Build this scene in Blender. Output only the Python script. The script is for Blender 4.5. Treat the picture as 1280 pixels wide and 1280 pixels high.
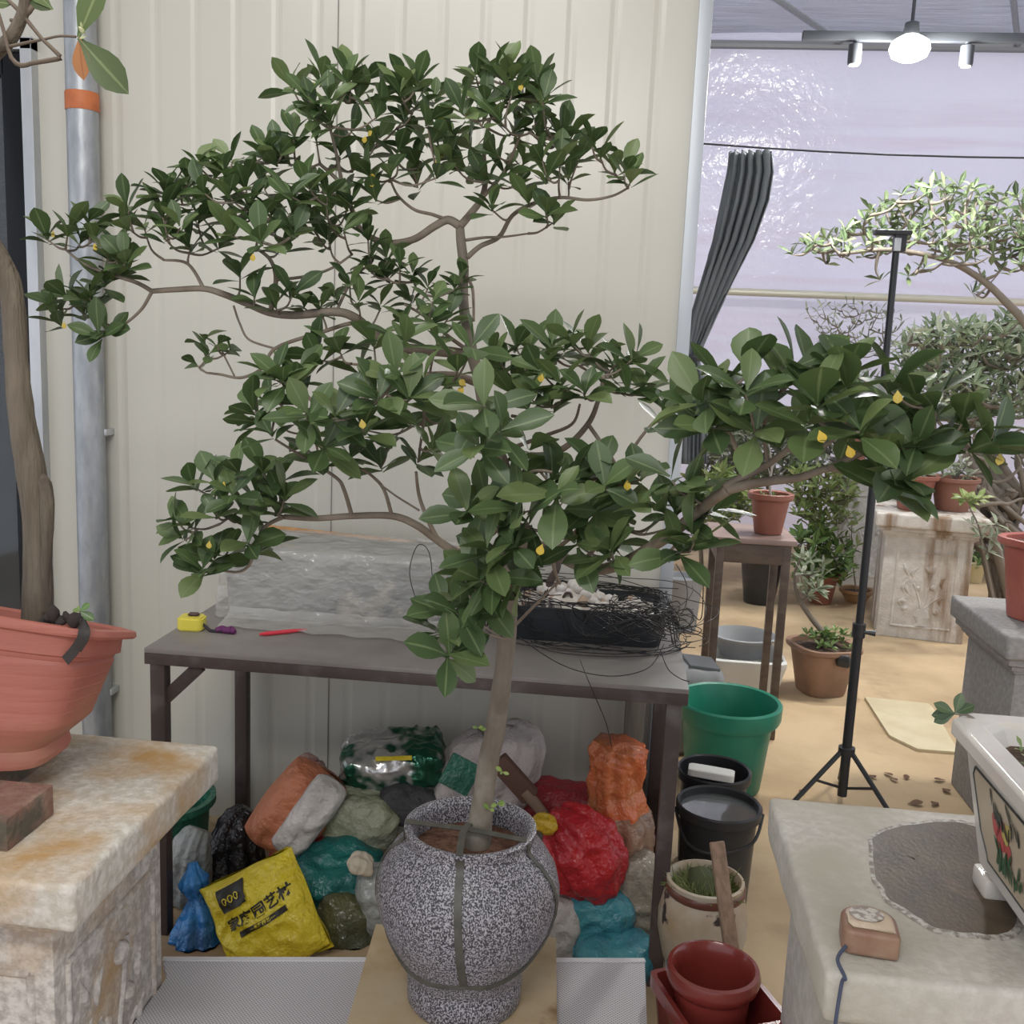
import bpy, bmesh, math, random
from mathutils import Vector, Matrix, noise, Euler
PI = math.pi; TAU = 2*PI
S = bpy.context.scene
C = S.collection
for o in list(bpy.data.objects): bpy.data.objects.remove(o)

# ------------------------------------------------------------------ camera, sky, sun, lamps, exposure
F = 1263.0
YAW, PIT, ROL = math.radians(5.8), math.radians(9.26), math.radians(2.5)
CAM = Vector((0, 0, 1.5))
FWD = Vector((-math.sin(YAW)*math.cos(PIT), math.cos(YAW)*math.cos(PIT), -math.sin(PIT)))
R0 = Vector((math.cos(YAW), math.sin(YAW), 0)); U0 = R0.cross(FWD)
RGT = R0*math.cos(ROL) + U0*math.sin(ROL); UPV = -R0*math.sin(ROL) + U0*math.cos(ROL)
cd = bpy.data.cameras.new('camera'); cam = bpy.data.objects.new('camera', cd); C.objects.link(cam)
cam.matrix_world = Matrix(((RGT.x, UPV.x, -FWD.x, CAM.x), (RGT.y, UPV.y, -FWD.y, CAM.y), (RGT.z, UPV.z, -FWD.z, CAM.z), (0, 0, 0, 1)))
cd.sensor_fit = 'HORIZONTAL'; cd.sensor_width = 36; cd.lens = 36*F/1280; cd.clip_start = .02; cd.clip_end = 200
S.camera = cam
S.view_settings.view_transform = 'Standard'; S.view_settings.look = 'None'
S.view_settings.gamma = 1; S.view_settings.use_curve_mapping = False
S.view_settings.exposure = 0.0

w = bpy.data.worlds.new('sky'); S.world = w; w.use_nodes = True
bg = w.node_tree.nodes['Background']; bg.inputs[0].default_value = (.86, .90, 1.0, 1); bg.inputs[1].default_value = 1.2

def lamp(name, kind, loc, rot, energy, col=(1, 1, 1), **kw):
    l = bpy.data.lights.new(name, kind); l.energy = energy; l.color = col
    for k, v in kw.items(): setattr(l, k, v)
    o = bpy.data.objects.new(name, l); C.objects.link(o); o.location = loc; o.rotation_euler = rot
    return o
lamp('sun', 'SUN', (4, 6, 8), Vector((-.45, -.05, -.87)).to_track_quat('-Z', 'Y').to_euler(), 5.6, (1, .95, .86), angle=math.radians(9))
lamp('ceiling_tube_light', 'AREA', (-.8, 1.35, 3.0), Euler((math.radians(12), 0, 0)), 17, (1, .98, .94), shape='RECTANGLE', size=1.3, size_y=.22)
lamp('ceiling_tube_light', 'AREA', (-.5, -.8, 2.9), Euler((math.radians(42), 0, 0)), 34, (1, .98, .95), shape='RECTANGLE', size=1.3, size_y=.22)

# ------------------------------------------------------------------ helpers
def ray(x, y): return FWD + RGT*((x-640)/F) - UPV*((y-640)/F)
def atY(x, y, Y): v = ray(x, y); return CAM + v*(Y/v.y)              # pixel measured on the photo -> point on the plane y = Y
def atZ(x, y, z): v = ray(x, y); return CAM + v*((z-1.5)/v.z)

def tag(o, label=None, cat=None, group=None, kind=None):
    if label: o['label'] = label
    if cat: o['category'] = cat
    if group: o['group'] = group
    if kind: o['kind'] = kind
    return o
def thing(name, label, cat, loc=(0, 0, 0), rz=0, group=None):
    o = bpy.data.objects.new(name, None); C.objects.link(o); o.location = loc; o.rotation_euler = (0, 0, rz)
    o.empty_display_size = .1
    return tag(o, label, cat, group)

class MB:
    def __init__(s): s.v = []; s.f = []; s.uv = []; s.mi = []; s.m = 0
    def add(s, vs, fs, uv=None):
        b = len(s.v); s.v += [Vector(p) for p in vs]; s.uv += (uv if uv else [(0.0, 0.0)]*len(vs))
        for f in fs: s.f.append([i+b for i in f]); s.mi.append(s.m)
        return s
    def box(s, c, d, bev=0, rot=None, seg=2, taper=None):
        bm = bmesh.new(); bmesh.ops.create_cube(bm, size=1)
        for q in bm.verts:
            k = 1
            if taper and q.co.z < 0: k = taper
            q.co = Vector((q.co.x*d[0]*k, q.co.y*d[1]*k, q.co.z*d[2]))
        if bev: bmesh.ops.bevel(bm, geom=bm.edges[:], offset=bev, segments=seg, profile=.6, affect='EDGES')
        return s.bm(bm, c, rot)
    def bm(s, bm, c=(0, 0, 0), rot=None):
        bm.verts.index_update(); M = rot.to_matrix() if rot else Matrix.Identity(3)
        s.add([M @ q.co + Vector(c) for q in bm.verts], [[q.index for q in f.verts] for f in bm.faces]); bm.free(); return s
    def lathe(s, prof, n=48, c=(0, 0, 0), sx=1, sy=1, sq=2.0, rz=0, caps=(False, False), flat=None):
        vs = []; fs = []
        for (r, z) in prof:
            for i in range(n):
                a = TAU*i/n
                ca, sa = math.cos(a), math.sin(a)
                if sq != 2.0:
                    k = (abs(ca)**sq + abs(sa)**sq)**(-1/sq); ca *= k; sa *= k
                x, y = ca*r*sx, sa*r*sy
                cr, sr = math.cos(rz), math.sin(rz)
                vs.append((c[0]+x*cr-y*sr, c[1]+x*sr+y*cr, c[2]+z))
        for j in range(len(prof)-1):
            for i in range(n):
                k = (i+1) % n; fs.append((j*n+i, j*n+k, (j+1)*n+k, (j+1)*n+i))
        if caps[0]: fs.append(tuple(range(n))[::-1])
        if caps[1]: fs.append(tuple((len(prof)-1)*n+i for i in range(n)))
        return s.add(vs, fs)
    def tube(s, pts, rad, n=8, smooth=0, caps=True, flat=1.0):
        pts = [Vector(p) for p in pts]
        if not isinstance(rad, (list, tuple)): rad = [rad]*len(pts)
        if smooth: pts, rad = spline(pts, rad, smooth)
        m = len(pts); T = []
        for i in range(m):
            t = (pts[min(i+1, m-1)] - pts[max(i-1, 0)])
            T.append(t.normalized() if t.length > 1e-9 else Vector((0, 0, 1)))
        up = Vector((0, 0, 1)) if abs(T[0].z) < .9 else Vector((1, 0, 0))
        nr = (up - T[0]*up.dot(T[0])).normalized(); vs = []; fs = []
        for i in range(m):
            nr = (nr - T[i]*nr.dot(T[i])); nr = nr.normalized() if nr.length > 1e-6 else T[i].orthogonal().normalized()
            b = T[i].cross(nr)
            for k in range(n):
                a = TAU*k/n; vs.append(pts[i] + (nr*math.cos(a) + b*math.sin(a)*flat)*rad[i])
        for i in range(m-1):
            for k in range(n):
                q = (k+1) % n; fs.append((i*n+k, i*n+q, (i+1)*n+q, (i+1)*n+k))
        if caps: fs.append(tuple(range(n))[::-1]); fs.append(tuple((m-1)*n+k for k in range(n)))
        return s.add(vs, fs)
    def ribbon(s, pts, nrm, width, th=.0015):
        # flat strap following pts, facing nrm
        vs = []; fs = []; m = len(pts)
        for i in range(m):
            t = (pts[min(i+1, m-1)] - pts[max(i-1, 0)]).normalized(); b = t.cross(nrm[i]).normalized()*width/2; n_ = nrm[i].normalized()*th
            vs += [pts[i]-b, pts[i]+b, pts[i]+b+n_, pts[i]-b+n_]
        for i in range(m-1):
            for k in range(4):
                q = (k+1) % 4; fs.append((i*4+k, i*4+q, i*4+4+q, i*4+4+k))
        fs.append((0, 1, 2, 3)); e = (m-1)*4; fs.append((e+3, e+2, e+1, e))
        return s.add(vs, fs)
    def prism(s, poly, z0, z1):
        n = len(poly); vs = [(x, y, z0) for x, y in poly] + [(x, y, z1) for x, y in poly]
        fs = [tuple(range(n))[::-1], tuple(range(n, 2*n))] + [(i, (i+1) % n, n+(i+1) % n, n+i) for i in range(n)]
        return s.add(vs, fs)
    def build(s, name, mat, parent=None, smooth=40, uv=False, loc=None):
        me = bpy.data.meshes.new(name); off = Vector((0, 0, 0))
        if parent:
            q = parent
            while q: off += q.location; q = q.parent
        elif loc: off = Vector(loc)
        me.from_pydata([p-off for p in s.v], [], s.f); me.validate(); me.update()
        mats = mat if isinstance(mat, (list, tuple)) else [mat]
        for m_ in mats: me.materials.append(m_)
        if len(mats) > 1 and len(me.polygons) == len(s.mi):
            me.polygons.foreach_set('material_index', s.mi)
        if uv:
            u = me.uv_layers.new(name='UVMap'); vi = [0]*len(me.loops); me.loops.foreach_get('vertex_index', vi)
            fl = []
            for i in vi: fl += list(s.uv[i])
            u.data.foreach_set('uv', fl)
        if smooth:
            me.shade_smooth()
            if smooth < 180: me.set_sharp_from_angle(angle=math.radians(smooth))
        o = bpy.data.objects.new(name, me); C.objects.link(o)
        if parent: o.parent = parent
        elif loc: o.location = off
        return o

def spline(pts, rad, k):
    P = []; Rr = []; m = len(pts)
    for i in range(m-1):
        p0, p1, p2, p3 = pts[max(i-1, 0)], pts[i], pts[i+1], pts[min(i+2, m-1)]
        for j in range(k):
            t = j/k; t2 = t*t; t3 = t2*t
            P.append(.5*((2*p1) + (p2-p0)*t + (2*p0-5*p1+4*p2-p3)*t2 + (3*p1-p0-3*p2+p3)*t3)); Rr.append(rad[i]*(1-t)+rad[i+1]*t)
    P.append(pts[-1]); Rr.append(rad[-1]); return P, Rr

def copy_tree(o, parent=None):
    c = o.copy(); C.objects.link(c); c.parent = parent
    for ch in list(o.children): copy_tree(ch, c)
    return c

# ------------------------------------------------------------------ materials
def M(name, col, rough=.55, col2=None, scale=6, detail=4, lo=.4, hi=.6, bump=0, bscale=40, metal=0, spec=.5, stretch=(1, 1, 1),
      col3=None, scale3=2, lo3=.55, hi3=.62, trans=0, alpha=1, coat=0, transl=0, bdist=.01, emit=None, estr=0, rough2=None, ior=1.45, stretch3=(1, 1, 1)):
    m = bpy.data.materials.new(name); m.use_nodes = True; nt = m.node_tree; N = nt.nodes; L = nt.links
    b = N['Principled BSDF']
    b.inputs['Base Color'].default_value = (*col, 1); b.inputs['Roughness'].default_value = rough; b.inputs['Metallic'].default_value = metal
    b.inputs['Specular IOR Level'].default_value = spec; b.inputs['Transmission Weight'].default_value = trans; b.inputs['Alpha'].default_value = alpha
    b.inputs['Coat Weight'].default_value = coat; b.inputs['IOR'].default_value = ior
    if emit: b.inputs['Emission Color'].default_value = (*emit, 1); b.inputs['Emission Strength'].default_value = estr
    tc = N.new('ShaderNodeTexCoord')
    def mapped(st):
        mp = N.new('ShaderNodeMapping'); mp.inputs['Scale'].default_value = st; L.new(tc.outputs['Object'], mp.inputs[0]); return mp.outputs[0]
    def nz(sc, det, st, ro=.55):
        n = N.new('ShaderNodeTexNoise'); n.inputs['Scale'].default_value = sc; n.inputs['Detail'].default_value = det; n.inputs['Roughness'].default_value = ro
        L.new(mapped(st), n.inputs[0]); return n.outputs[0]
    def ramp(src, a, c):
        r = N.new('ShaderNodeMapRange'); r.inputs[1].default_value = a; r.inputs[2].default_value = c; L.new(src, r.inputs[0]); return r.outputs[0]
    def mix(f, a, c):
        x = N.new('ShaderNodeMix'); x.data_type = 'RGBA'; L.new(f, x.inputs[0])
        for i, q in ((6, a), (7, c)):
            if isinstance(q, tuple): x.inputs[i].default_value = (*q, 1)
            else: L.new(q, x.inputs[i])
        return x.outputs[2]
    cur = col
    if col2:
        f = ramp(nz(scale, detail, stretch), lo, hi); cur = mix(f, col, col2)
        if rough2 is not None:
            r = N.new('ShaderNodeMapRange'); r.inputs[3].default_value = rough; r.inputs[4].default_value = rough2; L.new(f, r.inputs[0]); L.new(r.outputs[0], b.inputs['Roughness'])
    if col3: cur = mix(ramp(nz(scale3, 5, stretch3), lo3, hi3), cur, col3)
    if not isinstance(cur, tuple): L.new(cur, b.inputs['Base Color'])
    if bump:
        bp = N.new('ShaderNodeBump'); bp.inputs['Strength'].default_value = bump; bp.inputs['Distance'].default_value = bdist
        L.new(nz(bscale, 3, stretch), bp.inputs['Height']); L.new(bp.outputs[0], b.inputs['Normal'])
    if transl:
        tr = N.new('ShaderNodeBsdfTranslucent'); mx = N.new('ShaderNodeMixShader'); mx.inputs[0].default_value = transl
        if isinstance(cur, tuple): tr.inputs[0].default_value = (*cur, 1)
        else: L.new(cur, tr.inputs[0])
        L.new(b.outputs[0], mx.inputs[1]); L.new(tr.outputs[0], mx.inputs[2]); L.new(mx.outputs[0], N['Material Output'].inputs[0])
    return m

def leafmat(name, c1, c2, c3, rib, rough=.32, transl=.15):
    m = bpy.data.materials.new(name); m.use_nodes = True; nt = m.node_tree; N = nt.nodes; L = nt.links; b = N['Principled BSDF']
    g = N.new('ShaderNodeNewGeometry'); r = N.new('ShaderNodeValToRGB'); L.new(g.outputs['Random Per Island'], r.inputs[0])
    e = r.color_ramp.elements; e[0].color = (*c1, 1); e[0].position = 0; e[1].color = (*c3, 1); e[1].position = 1
    x = e.new(.6); x.color = (*c2, 1)
    uv = N.new('ShaderNodeUVMap'); sp = N.new('ShaderNodeSeparateXYZ'); L.new(uv.outputs[0], sp.inputs[0])
    ab = N.new('ShaderNodeMath'); ab.operation = 'ABSOLUTE'; L.new(sp.outputs[0], ab.inputs[0])
    mr = N.new('ShaderNodeMapRange'); mr.inputs[1].default_value = .05; mr.inputs[2].default_value = .12; mr.inputs[3].default_value = .75; mr.inputs[4].default_value = 0; L.new(ab.outputs[0], mr.inputs[0])
    mx = N.new('ShaderNodeMix'); mx.data_type = 'RGBA'; L.new(mr.outputs[0], mx.inputs[0]); L.new(r.outputs[0], mx.inputs[6]); mx.inputs[7].default_value = (*rib, 1)
    L.new(mx.outputs[2], b.inputs['Base Color']); b.inputs['Roughness'].default_value = rough; b.inputs['Specular IOR Level'].default_value = .45
    tr = N.new('ShaderNodeBsdfTranslucent'); L.new(mx.outputs[2], tr.inputs[0]); ms = N.new('ShaderNodeMixShader'); ms.inputs[0].default_value = transl
    L.new(b.outputs[0], ms.inputs[1]); L.new(tr.outputs[0], ms.inputs[2]); L.new(ms.outputs[0], N['Material Output'].inputs[0])
    return m

# ------------------------------------------------------------------ plants
LEAF = [(0, .05), (.10, .09), (.25, .22), (.42, .37), (.58, .43), (.74, .39), (.88, .22), (1.0, .0)]
def leaf(mb, p, d, n, L, wid=1.0, curl=.25, fold=.25, rnd=random, rows=LEAF):
    d = d.normalized(); n = (n - d*n.dot(d)); n = n.normalized() if n.length > 1e-5 else d.orthogonal().normalized(); s = d.cross(n)
    vs = []; uv = []; fs = []; tw = rnd.uniform(-.25, .25)
    for (t, h) in rows:
        a = curl*t; c = p + d*(L*t*(1-.15*abs(curl)*t)) - n*(L*.5*curl*t*t)
        nn = n + d*a; ss = s*math.cos(tw*t) + nn*math.sin(tw*t)
        hw = h*L*.55*wid
        vs += [c - ss*hw + nn*hw*fold, c, c + ss*hw + nn*hw*fold]; uv += [(-1*min(1, h*3+.2), t), (0, t), (1*min(1, h*3+.2), t)]
    for i in range(len(rows)-1):
        a = 3*i; fs += [(a, a+1, a+4, a+3), (a+1, a+2, a+5, a+4)]
    mb.add(vs, fs, uv)
LEAF_S = [(0, .05), (.3, .28), (.62, .36), (1.0, .0)]
def rosette(mb, p, ax, n, L, rnd, wid=1.0, e0=.0, e1=1.0, rows=LEAF, stem=.012, curl=(.0, .5)):
    ax = ax.normalized(); u = ax.orthogonal().normalized(); v = ax.cross(u); a0 = rnd.uniform(0, TAU)
    for i in range(n):
        a = a0 + i*2.39996 + rnd.uniform(-.3, .3); el = e0 + (e1-e0)*((i+.5)/n)**1.2 + rnd.uniform(-.15, .15)
        rad = u*math.cos(a) + v*math.sin(a); d = rad*math.cos(el) + ax*math.sin(el); nn = ax*math.cos(el) - rad*math.sin(el)
        base = p + ax*(stem*(i/n-.5))
        leaf(mb, base, d, nn, L*rnd.uniform(.72, 1.1), wid*rnd.uniform(.85, 1.12), rnd.uniform(*curl), rnd.uniform(.1, .4), rnd, rows)

def inpoly(x, y, P):
    r = False; j = len(P)-1
    for i in range(len(P)):
        if (P[i][1] > y) != (P[j][1] > y) and x < (P[j][0]-P[i][0])*(y-P[i][1])/(P[j][1]-P[i][1])+P[i][0]: r = not r
        j = i
    return r
def scatter(P, dmin, rnd, tries=4000):
    xs = [p[0] for p in P]; ys = [p[1] for p in P]; out = []
    for _ in range(tries):
        x = rnd.uniform(min(xs), max(xs)); y = rnd.uniform(min(ys), max(ys))
        if inpoly(x, y, P) and all((x-a)**2+(y-b)**2 > dmin*dmin for a, b in out): out.append((x, y))
    return out
def grow_twigs(mb, anchors, tips, r0=.0028, r1=.0014, rnd=random, seg=5):
    # every tip grows a thin curved twig from the nearest branch point (or an earlier twig) lying below it
    nodes = list(anchors)
    order = sorted(tips, key=lambda t: min((t-a).length for a in anchors))
    for t in order:
        best = None; bd = 1e9
        for a in nodes:
            dv = t-a; l = dv.length
            if l < .012: continue
            c = l*(1.0 if dv.z > -.01 else 1.6)
            if c < bd: bd = c; best = a
        if best is None: continue
        dv = t-best; l = dv.length; mid = best + dv*.5 + Vector((rnd.uniform(-.1, .1)*l, rnd.uniform(-.1, .1)*l, -.14*l))
        pts, rr = spline([best, mid, t], [r0, (r0+r1)/2, r1], 4)
        mb.tube(pts, rr, seg, caps=False)
        nodes += pts[2:-2]
# ------------------------------------------------------------------ the setting
m_conc = M('sandy_concrete', (.55, .42, .265), .75, (.40, .29, .175), 1.6, 6, .36, .62, .25, 30, col3=(.26, .17, .11), scale3=1.7, lo3=.55, hi3=.72, spec=.3)
MB().box((1, 4, -.05), (10, 12, .1)).build('floor', m_conc, smooth=0)
tag(bpy.data.objects['floor'], kind='structure')

m_wall = M('cream_panel', (.555, .54, .475), .27, (.53, .515, .45), 1.1, 3, .35, .65, .04, 5, stretch=(1, 1, .25), spec=.45)
wb = MB(); WX0, WX1, WY, WH = -1.705, .145, 2.88, 3.3
seams = [-1.47+.1165*i for i in range(14)]
prof = [(WX0, WY)]
for x in seams:
    prof += [(x-.016, WY), (x-.004, WY+.0022), (x+.004, WY+.0022), (x+.016, WY)]
prof += [(WX1, WY)]
n = len(prof); vs = [(x, y, 0) for x, y in prof] + [(x, y, WH) for x, y in prof]
wb.add(vs, [(i, i+1, n+i+1, n+i) for i in range(n-1)])
wb.box(((WX0+WX1)/2, WY+.045, WH/2), (WX1-WX0, .07, WH))
wb.box((-2.45, WY+.04, 2.80), (1.49, .08, 1.0)); wb.box((-3.0, WY+.04, 1.15), (.4, .08, 2.3))
wo = wb.build('wall_back', m_wall, smooth=0); tag(wo, kind='structure')
m_seam = M('panel_joint', (.22, .21, .19), .7)
MB().box((-.83, WY-.001, WH/2), (.0025, .003, WH)).build('trim_3', m_seam, smooth=0); tag(bpy.data.objects['trim_3'], kind='structure')

m_galv = M('galvanised_steel', (.55, .56, .57), .42, (.44, .46, .48), 14, 5, .35, .65, .08, 60, metal=.55, stretch=(1, 1, .3))
tr = MB(); tr.box((.163, WY+.035, WH/2), (.036, .10, WH), .002)
tag(tr.build('trim_1', M('edge_trim', (.47, .50, .53), .42, (.40, .43, .46), 9, 4, .35, .65, metal=.35, stretch=(1, 1, .2))), kind='structure')
# open timber stud seen under the table at the free end of the wall
m_old = M('weathered_timber', (.21, .19, .155), .8, (.13, .115, .095), 12, 4, .35, .65, .2, 60, stretch=(3, 3, .3))

# glazed door at the left end of the wall
dr = thing('door_1', None, None, (-2.2, WY, 0)); dr['kind'] = 'structure'
fr = MB(); fr.box((-1.722, WY-.004, 1.15), (.034, .06, 2.3), .002); fr.box((-2.22, WY-.004, 2.285), (1.03, .06, .034), .002); fr.box((-2.72, WY-.004, 1.15), (.034, .06, 2.3), .002)
fr.build('door_frame', m_galv, dr)
m_blk = M('black_aluminium', (.010, .011, .013), .22, spec=.2)
st = MB(); st.box((-1.772, WY, 1.13), (.064, .045, 2.26), .003); st.box((-2.675, WY, 1.13), (.06, .045, 2.26), .003); st.box((-2.22, WY, 2.23), (.85, .045, .06), .003); st.box((-2.22, WY, .06), (.85, .045, .12), .003)
st.build('door_stile', m_blk, dr)
m_glass = M('dark_glass', (.35, .38, .40), .04, trans=.9, spec=.5)
MB().box((-2.22, WY+.004, 1.16), (.85, .006, 2.08)).build('door_pane', m_glass, dr, smooth=0)
# dim room behind the glass
m_dim = M('dim_room', (.05, .05, .055), .8)
rm = MB(); rm.box((-2.4, 4.6, 1.3), (2.2, .05, 2.6)); rm.box((-3.5, 3.75, 1.3), (.05, 1.7, 2.6)); rm.box((-1.35, 3.75, 1.3), (.05, 1.7, 2.6)); rm.box((-2.4, 3.8, 2.62), (2.2, 1.7, .05))
tag(rm.build('wall_room', m_dim, smooth=0), kind='structure')
sh = MB()
m_shelf = M('grey_blind', (.16, .16, .165), .6)
for k in range(9): sh.box((-2.3, 4.2, 1.75+.07*k), (1.6, .05, .012), rot=Euler((.5, 0, 0)))
for x in (-3.0, -1.7): sh.box((x, 4.2, 2.02), (.012, .03, .62))
tag(sh.build('window_blind', m_shelf, smooth=0, loc=(-2.3, 4.2, 1.7)), 'slatted grey blind hanging in the dim room behind the glass door', 'blind')

# far wall of stretched plastic film, with net ceiling
m_film = M('lavender_film', (.67, .655, .775), .17, (.62, .605, .73), .8, 3, .35, .65, .5, 13, spec=.6, stretch=(1, 1, 1), bdist=.02, transl=.33, col3=(.60, .54, .65), scale3=2.2, lo3=.5, hi3=.75, stretch3=(.25, 1, 4))
fm = MB(); nx, nz_ = 60, 36; vs = []; fs = []
for j in range(nz_+1):
    for i in range(nx+1):
        x = -2.5+10*i/nx; z = 4.05*j/nz_
        vs.append((x, 8.33 - .12*z + .02*noise.noise(Vector((x*1.3, z*2.2, 0))) + .012*noise.noise(Vector((x*4, z*4, 3))), z))
fs = [(j*(nx+1)+i, j*(nx+1)+i+1, (j+1)*(nx+1)+i+1, (j+1)*(nx+1)+i) for j in range(nz_) for i in range(nx)]
tag(fm.add(vs, fs).build('wall_far', m_film, smooth=180), kind='structure')
m_rail = M('dull_pipe', (.60, .57, .47), .45, metal=.2)
MB().tube([(-2, 7.85, 1.98), (7, 7.85, 1.98)], .028, 10).build('trim_2', m_rail); tag(bpy.data.objects['trim_2'], kind='structure')
# shade-net ceiling over the greenhouse
def netmat():
    m = bpy.data.materials.new('shade_net'); m.use_nodes = True; nt = m.node_tree; N = nt.nodes; L = nt.links; b = N['Principled BSDF']
    b.inputs['Base Color'].default_value = (.22, .24, .28, 1); b.inputs['Roughness'].default_value = .8
    tc = N.new('ShaderNodeTexCoord'); mp = N.new('ShaderNodeMapping'); mp.inputs['Scale'].default_value = (.6, 26, 1); L.new(tc.outputs['Object'], mp.inputs[0])
    nn = N.new('ShaderNodeTexNoise'); nn.inputs['Scale'].default_value = 4; nn.inputs['Detail'].default_value = 5; L.new(mp.outputs[0], nn.inputs[0])
    mr = N.new('ShaderNodeMapRange'); mr.inputs[1].default_value = .3; mr.inputs[2].default_value = .7; mr.inputs[3].default_value = .52; mr.inputs[4].default_value = .88; L.new(nn.outputs[0], mr.inputs[0])
    t = N.new('ShaderNodeBsdfTransparent'); x = N.new('ShaderNodeMixShader'); L.new(mr.outputs[0], x.inputs[0]); L.new(t.outputs[0], x.inputs[1]); L.new(b.outputs[0], x.inputs[2]); L.new(x.outputs[0], N['Material Output'].inputs[0])
    return m
m_sunblock = M('sun_block_roof', (.45, .46, .46), .6)
tag(MB().box((-.5, .6, 3.36), (8, 5.5, .06)).build('ceiling', m_sunblock, smooth=0), kind='structure')  # unseen roof plate, added to keep the sun off the foreground
ce = MB(); vs = []; nx, ny = 30, 20
for j in range(ny+1):
    for i in range(nx+1):
        x = -3+10.5*i/nx; y = 3.4+4.7*j/ny
        vs.append((x, y, 3.78 + .05*math.sin(y*1.7)*math.sin(x*1.1)))
ce.add(vs, [(j*(nx+1)+i, j*(nx+1)+i+1, (j+1)*(nx+1)+i+1, (j+1)*(nx+1)+i) for j in range(ny) for i in range(nx)])
tag(ce.build('ceiling', netmat(), smooth=180), kind='structure')
m_dk = M('dark_steel', (.06, .065, .075), .5, metal=.3)
cb = MB(); cb.tube([(.1, 7.78, 3.70), (7, 7.78, 3.70)], .03, 8); cb.tube([(.9, 3.5, 3.70), (2.6, 7.78, 3.72)], .02, 8); cb.tube([(-1.3, 3.5, 3.68), (1.4, 7.78, 3.72)], .02, 8)
tag(cb.build('trim_4', M('grey_steel', (.20, .21, .23), .5, metal=.3)), kind='structure')

# ------------------------------------------------------------------ lamp rail
rail = thing('track_light', 'dark ceiling rail carrying two small black spotlights beside the bulb', 'light', (1.2, 5, 2.95))
MB().box((1.30, 5, 2.955), (1.15, .035, .04), .004).build('rail', m_dk, rail)
for sx in (.965, 1.455):
    t = MB(); t.lathe([(.0, .0), (.028, 0), (.03, .01), (.03, .085), (.012, .09), (.012, .11)], 20, (sx, 5, 2.835)); sp = t.build('spotlight', m_dk, rail)
    MB().lathe([(0, 0), (.022, 0), (.022, -.003), (0, -.003)], 20, (sx, 5, 2.834)).build('lens', M('spot_lens', (.9, .9, .85), .3, emit=(1, 1, .9), estr=2.5), sp)
bulb = thing('light_bulb', 'glowing round white bulb hanging under the shade net', 'lamp', (1.17, 4.95, 2.9))
MB().lathe([(0, -.06), (.04, -.057), (.075, -.04), (.088, -.01), (.08, .02), (.05, .04), (.03, .05)], 28, (1.18, 4.9, 2.885)).build('globe', M('lit_globe', (1, 1, 1), .3, emit=(1, 1, .93), estr=14), bulb)
MB().lathe([(.03, .045), (.035, .06), (.03, .10), (.008, .11), (.006, .8)], 16, (1.18, 4.9, 2.885)).build('socket', m_dk, bulb)
l = lamp('bulb_light', 'POINT', (1.18, 4.9, 2.78), (0, 0, 0), 130, (1, .99, .95), shadow_soft_size=.09); 
# wires
MB().tube([(.05, 4, 2.29), (1.2, 4, 2.255), (3.5, 4, 2.30)], .0035, 6, smooth=6).build('curtain_wire', m_dk); tag(bpy.data.objects['curtain_wire'], 'thin wire stretched across the greenhouse carrying the gathered curtain', 'wire')

# gathered curtain pulled aside
m_cur = M('charcoal_curtain', (.20, .225, .245), .75, (.16, .18, .20), 8, 3, .4, .6, .2, 60, stretch=(6, 6, .3))
cm = MB(); key = [(938, 190, 54), (938, 215, 60), (932, 250, 62), (918, 300, 54), (898, 350, 42), (880, 395, 33), (869, 430, 22), (866, 448, 15), (868, 470, 24), (868, 520, 30), (867, 580, 30)]
rows = []; NU = 56
for i in range(len(key)-1):
    for k in range(6):
        t = k/6; rows.append(tuple(key[i][q]*(1-t)+key[i+1][q]*t for q in range(3)))
rows.append(key[-1]); vs = []
for j, (x, y, wd) in enumerate(rows):
    for i in range(NU):
        u = i/(NU-1); a = u*5.5*TAU + 1.2*noise.noise(Vector((u*4, j*.03, 1)))
        p = atY(x+(u-.5)*wd, y, 3.97); am = .016*min(1, wd/50)+.004
        vs.append(p + Vector((.006*math.sin(a*2.1+j*.08), am*math.sin(a + .6*math.sin(j*.11)) + .02*math.cos((u-.5)*3), .012*(abs(math.sin(a))-.3) if j == 0 else 0)))
fs = [(j*NU+i, j*NU+i+1, (j+1)*NU+i+1, (j+1)*NU+i) for j in range(len(rows)-1) for i in range(NU-1)]
ct = thing('curtain', 'dark grey gathered curtain hanging from the wire beside the wall edge', 'curtain', (.3, 4, 1.0))
co = cm.add(vs, fs).build('curtain_cloth', m_cur, ct, 180); sm = co.modifiers.new('th', 'SOLIDIFY'); sm.thickness = .003
p = atY(866, 447, 3.97)
MB().lathe([(.032, -.012), (.037, 0), (.032, .012)], 20, p, 1, 1).build('tie', m_dk, ct)

# drainpipe on the wall
dp = thing('drain_pipe', 'galvanised steel downpipe running up the cream wall beside the glass door', 'pipe', (-1.545, WY-.05, 0))
MB().tube([(-1.548, WY-.05, 0), (-1.548, WY-.05, 3.3)], .043, 28).build('pipe', M('spangled_steel', (.40, .415, .43), .42, (.28, .295, .315), 26, 5, .35, .65, .12, 70, metal=.5, stretch=(1, 1, .35)), dp)
tp = atY(112, 128, WY-.05)
MB().lathe([(.0445, -.025), (.0455, -.022), (.0457, .022), (.0445, .025)], 28, (-1.548, WY-.05, tp.z)).build('tape_band', M('orange_tape', (.50, .15, .05), .55, (.42, .12, .04), 20), dp)
for z in (.4, 1.2, 2.75): MB().box((-1.548, WY-.025, z), (.10, .05, .02), .003).build('bracket', m_galv, dp)
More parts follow.
